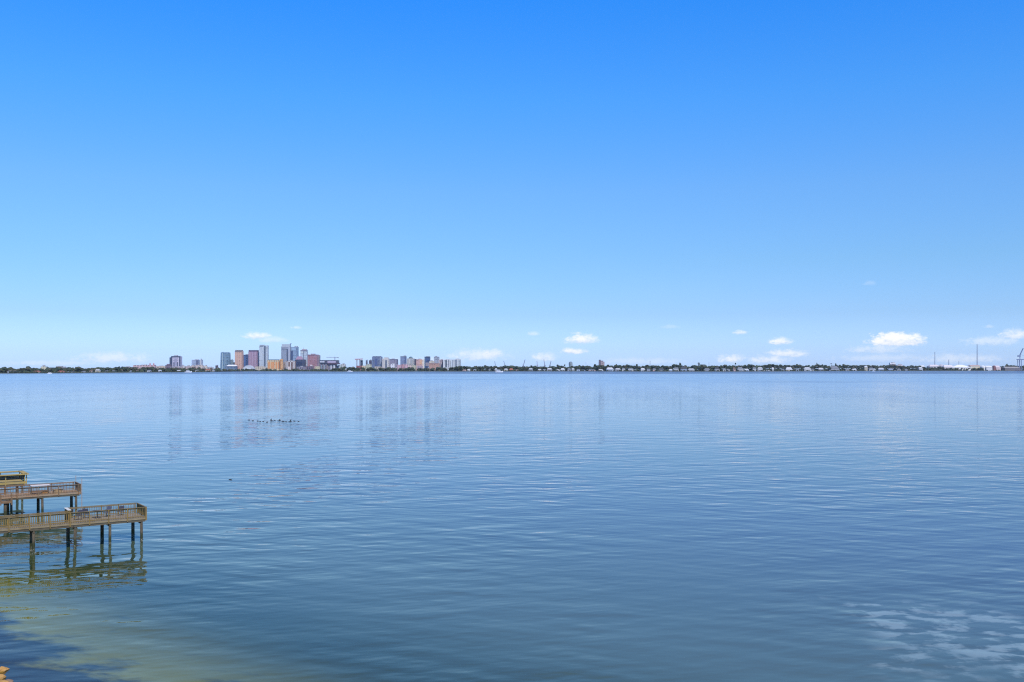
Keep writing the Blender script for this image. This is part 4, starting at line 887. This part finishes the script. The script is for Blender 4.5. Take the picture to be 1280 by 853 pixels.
for (px, pt, r, lb, palm) in [(697, 456.2, 7, 'round dark tree just left of the round tank tower', 0), (706.0, 455.6, 4, 'slim pointed tree between the last crane and the tank tower', 0), (744, 455.8, 9, 'broad dark tree just left of the lone brown tower', 0),
                              (760.4, 456.2, 6, 'dark tree just right of the lone brown tower', 0), (770.6, 455.6, 4.5, 'slim tree standing clear right of the lone brown tower', 0), (796, 455.4, 5, 'round tree top left of the thin grey mast', 0),
                              (850.2, 453.8, 6, 'tall dark tree above the pale blue dark roofed house', 0), (873.4, 454.0, 5, 'palm rising beside the flat roofed dark pavilion', 1), (919.4, 453.6, 3.4, 'slim dark cypress like tree above the brown roofed pinkish house', 0),
                              (1021.2, 453.8, 3.6, 'slim dark tree right of the cream two storey villa', 0), (1028, 455.6, 6, 'round tree left of the wide grey house', 0), (1039, 455.0, 5, 'palm above the wide grey house', 1), (1044.6, 454.6, 4.5, 'dark tree above the wide grey house', 0),
                              (1258.5, 455.2, 7, 'dark tree left of the port gantry crane', 0), (148.6, 458.4, 5, 'small dark tree left of the pink hospital row', 0), (117.6, 459.8, 6, 'brownish tree between the pinkish and the cream house', 0)]:
    tree(px, pt, D2(px, 130), r, lb, 'palm_tree' if palm else 'tall_tree', bool(palm))

# ------------------------------------------------------------------ port: pale sheds and tanks, gantry crane
def shed(px0, px1, pe, pr, D, col, rcol, lb, hip=0.0):
    wd = (px1 - px0) / F * D; t = thing('storage_shed', lb, 'shed', (X_at((px0 + px1) / 2, D), D + 25, GND), 0, 'storage sheds and tanks in the port')
    MB().bx(-wd / 2, wd / 2, -22, 22, 0, zpx(pe, D) - GND).build('wall', plain(col, .6, .18, .03), t)
    MB().gable(-wd / 2 - 1, wd / 2 + 1, -23, 23, zpx(pe, D) - GND + .003, zpx(pr, D) - GND, hip * wd).build('roof', plain(rcol, .6, .15, .03), t)
def tank(px, wpx, pe, pr, D, col, lb):
    r = wpx / 2 / F * D; t = thing('storage_tank', lb, 'tank', (X_at(px, D), D + r, GND), 0, 'storage sheds and tanks in the port'); z = zpx(pe, D) - GND
    MB().lathe([(r, 0), (r, z)], n=28).build('tank_shell', plain(col, .6, .15, .04), t)
    MB().lathe([(r * 1.01, z + .003), (r * .6, z + (zpx(pr, D) - GND - z) * .6), (r * .05, zpx(pr, D) - GND)], n=28).build('cone_roof', plain(tuple(min(.85, v * 1.05) for v in col), .6, .1, .04), t)
PK, WH, CR = A(226, 212, 210), A(236, 232, 228), A(230, 215, 185)
DP = D_shore(1200) + 90
shed(1151.5, 1156.5, 458.6, 457.0, DP, WH, WH, 'small white shed at the left end of the port')
shed(1162.5, 1175.5, 458.2, 456.1, DP + 40, A(205, 198, 200), PK, 'pale pinkish shed under the first tall chimney', .2)
tank(1178.2, 7.6, 457.6, 455.4, DP + 110, A(190, 185, 190), 'grey round tank right of the first tall chimney')
shed(1180.5, 1193, 458.8, 456.5, DP + 30, PK, A(232, 220, 216), 'pale pink shed below the short grey stack', .15)
shed(1190.5, 1214.5, 459.6, 456.2, DP + 20, WH, A(238, 234, 232), 'big white shed with a broad sloping roof, left of the tallest chimney', .38)
shed(1213.5, 1226.5, 457.8, 456.4, DP + 60, CR, A(200, 170, 155), 'cream shed with a brownish roof under the tallest chimney', .1)
tank(1230, 6.4, 458.4, 457.0, DP + 30, WH, 'white low tank right of the tallest chimney')
shed(1233.4, 1241.2, 459.2, 457.4, DP + 20, A(225, 225, 228), WH, 'white shed between the low white tank and the red brown tank', .1)
tank(1243.4, 3.8, 457.8, 457.0, DP + 15, A(150, 95, 90), 'small red brown tank in the port')
shed(1245.6, 1251.4, 459.6, 457.2, DP + 20, A(222, 195, 195), A(228, 208, 205), 'pink shed right of the small red brown tank', .2)
shed(1256.5, 1276, 460.4, 458.6, DP + 10, A(120, 112, 115), A(165, 158, 150), 'long low brownish grey shed left of the gantry crane', .05)
LB('long dark low warehouse behind the trees beside the gantry crane', 1250, 1262, 458.2, DP + 150, facade(A(105, 100, 108), GL_D, 5, 8), rz=0, depth=.3, group='storage sheds and tanks in the port', roofbox=False)
D = DP + 30; t = thing('gantry_crane', 'dark blue ship to shore gantry crane with raised boom at the right edge', 'crane', (X_at(1274.6, D), D, GND)); ug = lambda px: (px - 1274.6) / F * D; zg = lambda py: zpx(py, D) - GND
blu = plain(A(122, 138, 172), .5)
for q in (1273.2, 1275.8):
    for yy in (-9, 9): MB().box((ug(q), yy, zg(450) / 2), (2.6, 2.6, zg(450))).build('leg', blu, t)
MB().bx(ug(1271.0), ug(1292), -3, 3, zg(450.2), zg(449.0)).build('girder', blu, t)
MB().bx(ug(1272.2), ug(1275.6), -4, 4, zg(446.2), zg(444.4)).build('machine_house', blu, t)
for q in (1274.0, 1275.3): MB().tube((ug(q), 0, zg(449.0)), (ug(1274.9), 0, zg(442.6)), 1.1, .8, 6).build('mast', blu, t)
g = MB(); lattice(g, (ug(1274.9), 0, zg(444)), (ug(1279.0), 0, zg(435.6)), 3.0, 12, .8); g.build('raised_boom', blu, t)
MB().tube((ug(1274.9), 0, zg(442.6)), (ug(1288), 0, zg(449.1)), .5, .5, 5).build('stay', blu, t)

# ------------------------------------------------------------------ boats by the far shore
def boat(px, py, L, lb):
    D = Y_water(py); t = thing('motor_boat', lb, 'boat', (X_at(px, D), D, 0), random.uniform(-.2, .2), 'boats by the far shore')
    h = L * .16; vs = []
    for (x, w_, zb, zt) in ((-.5, .8, -.2, .8), (0, 1, -.25, .85), (.3, .8, -.2, 1.0), (.5, .05, .3, 1.2)):
        for sg in (-1, 1): vs += [(x * L, sg * w_ * L * .09, zb * h), (x * L, sg * w_ * L * .14, zt * h)]
    fs = []
    for i in range(3):
        a = i * 4; fs += [(a, a + 4, a + 5, a + 1), (a + 2, a + 3, a + 7, a + 6), (a + 1, a + 5, a + 7, a + 3), (a, a + 2, a + 6, a + 4)]
    fs += [(0, 1, 3, 2), (12, 14, 15, 13)]
    MB().add(vs, fs).build('hull', plain((.82, .82, .84), .4, .06), t)
    cb = MB().bx(-L * .28, L * .14, -L * .09, L * .09, h * .9, h * 1.9).build('cabin', plain((.80, .80, .82), .4, .06), t)
    MB().bx(-L * .24, L * .142, -L * .094, L * .094, h * 1.35, h * 1.7).build('cabin_window', plain((.05, .07, .09), .2), cb)
    MB().bx(-L * .20, L * .05, -L * .10, L * .10, h * 1.905, h * 2.1).build('canopy', plain((.62, .64, .68), .4), t)
boat(235.5, 465.9, 26, 'large white motor yacht moored below the glass slabs'); boat(437.5, 465.1, 22, 'white motor boat moored between the two city clusters')
boat(624, 465.6, 30, 'long white boat off the houses right of the city'); boat(61.8, 467.6, 12, 'small white boat close to the left shore below the cream block')
boat(1092, 464.4, 16, 'white boat moored off the houses near the white long hall')

# ------------------------------------------------------------------ air
HAZE = 1.7e-5
m = bpy.data.materials.new('haze_air'); m.use_nodes = True; t_ = m.node_tree; t_.nodes.clear()
o_ = t_.nodes.new('ShaderNodeOutputMaterial'); pv = t_.nodes.new('ShaderNodeVolumePrincipled')
pv.inputs['Color'].default_value = (.90, .95, 1.0, 1); pv.inputs['Density'].default_value = HAZE; pv.inputs['Anisotropy'].default_value = .2
t_.links.new(pv.outputs[0], o_.inputs['Volume'])
ho = MB().bx(-9800, 9800, -300, 10800, -9, 215).build('haze', m)
tag(ho, 'thin pale sea haze over the bay', 'haze', kind='stuff')
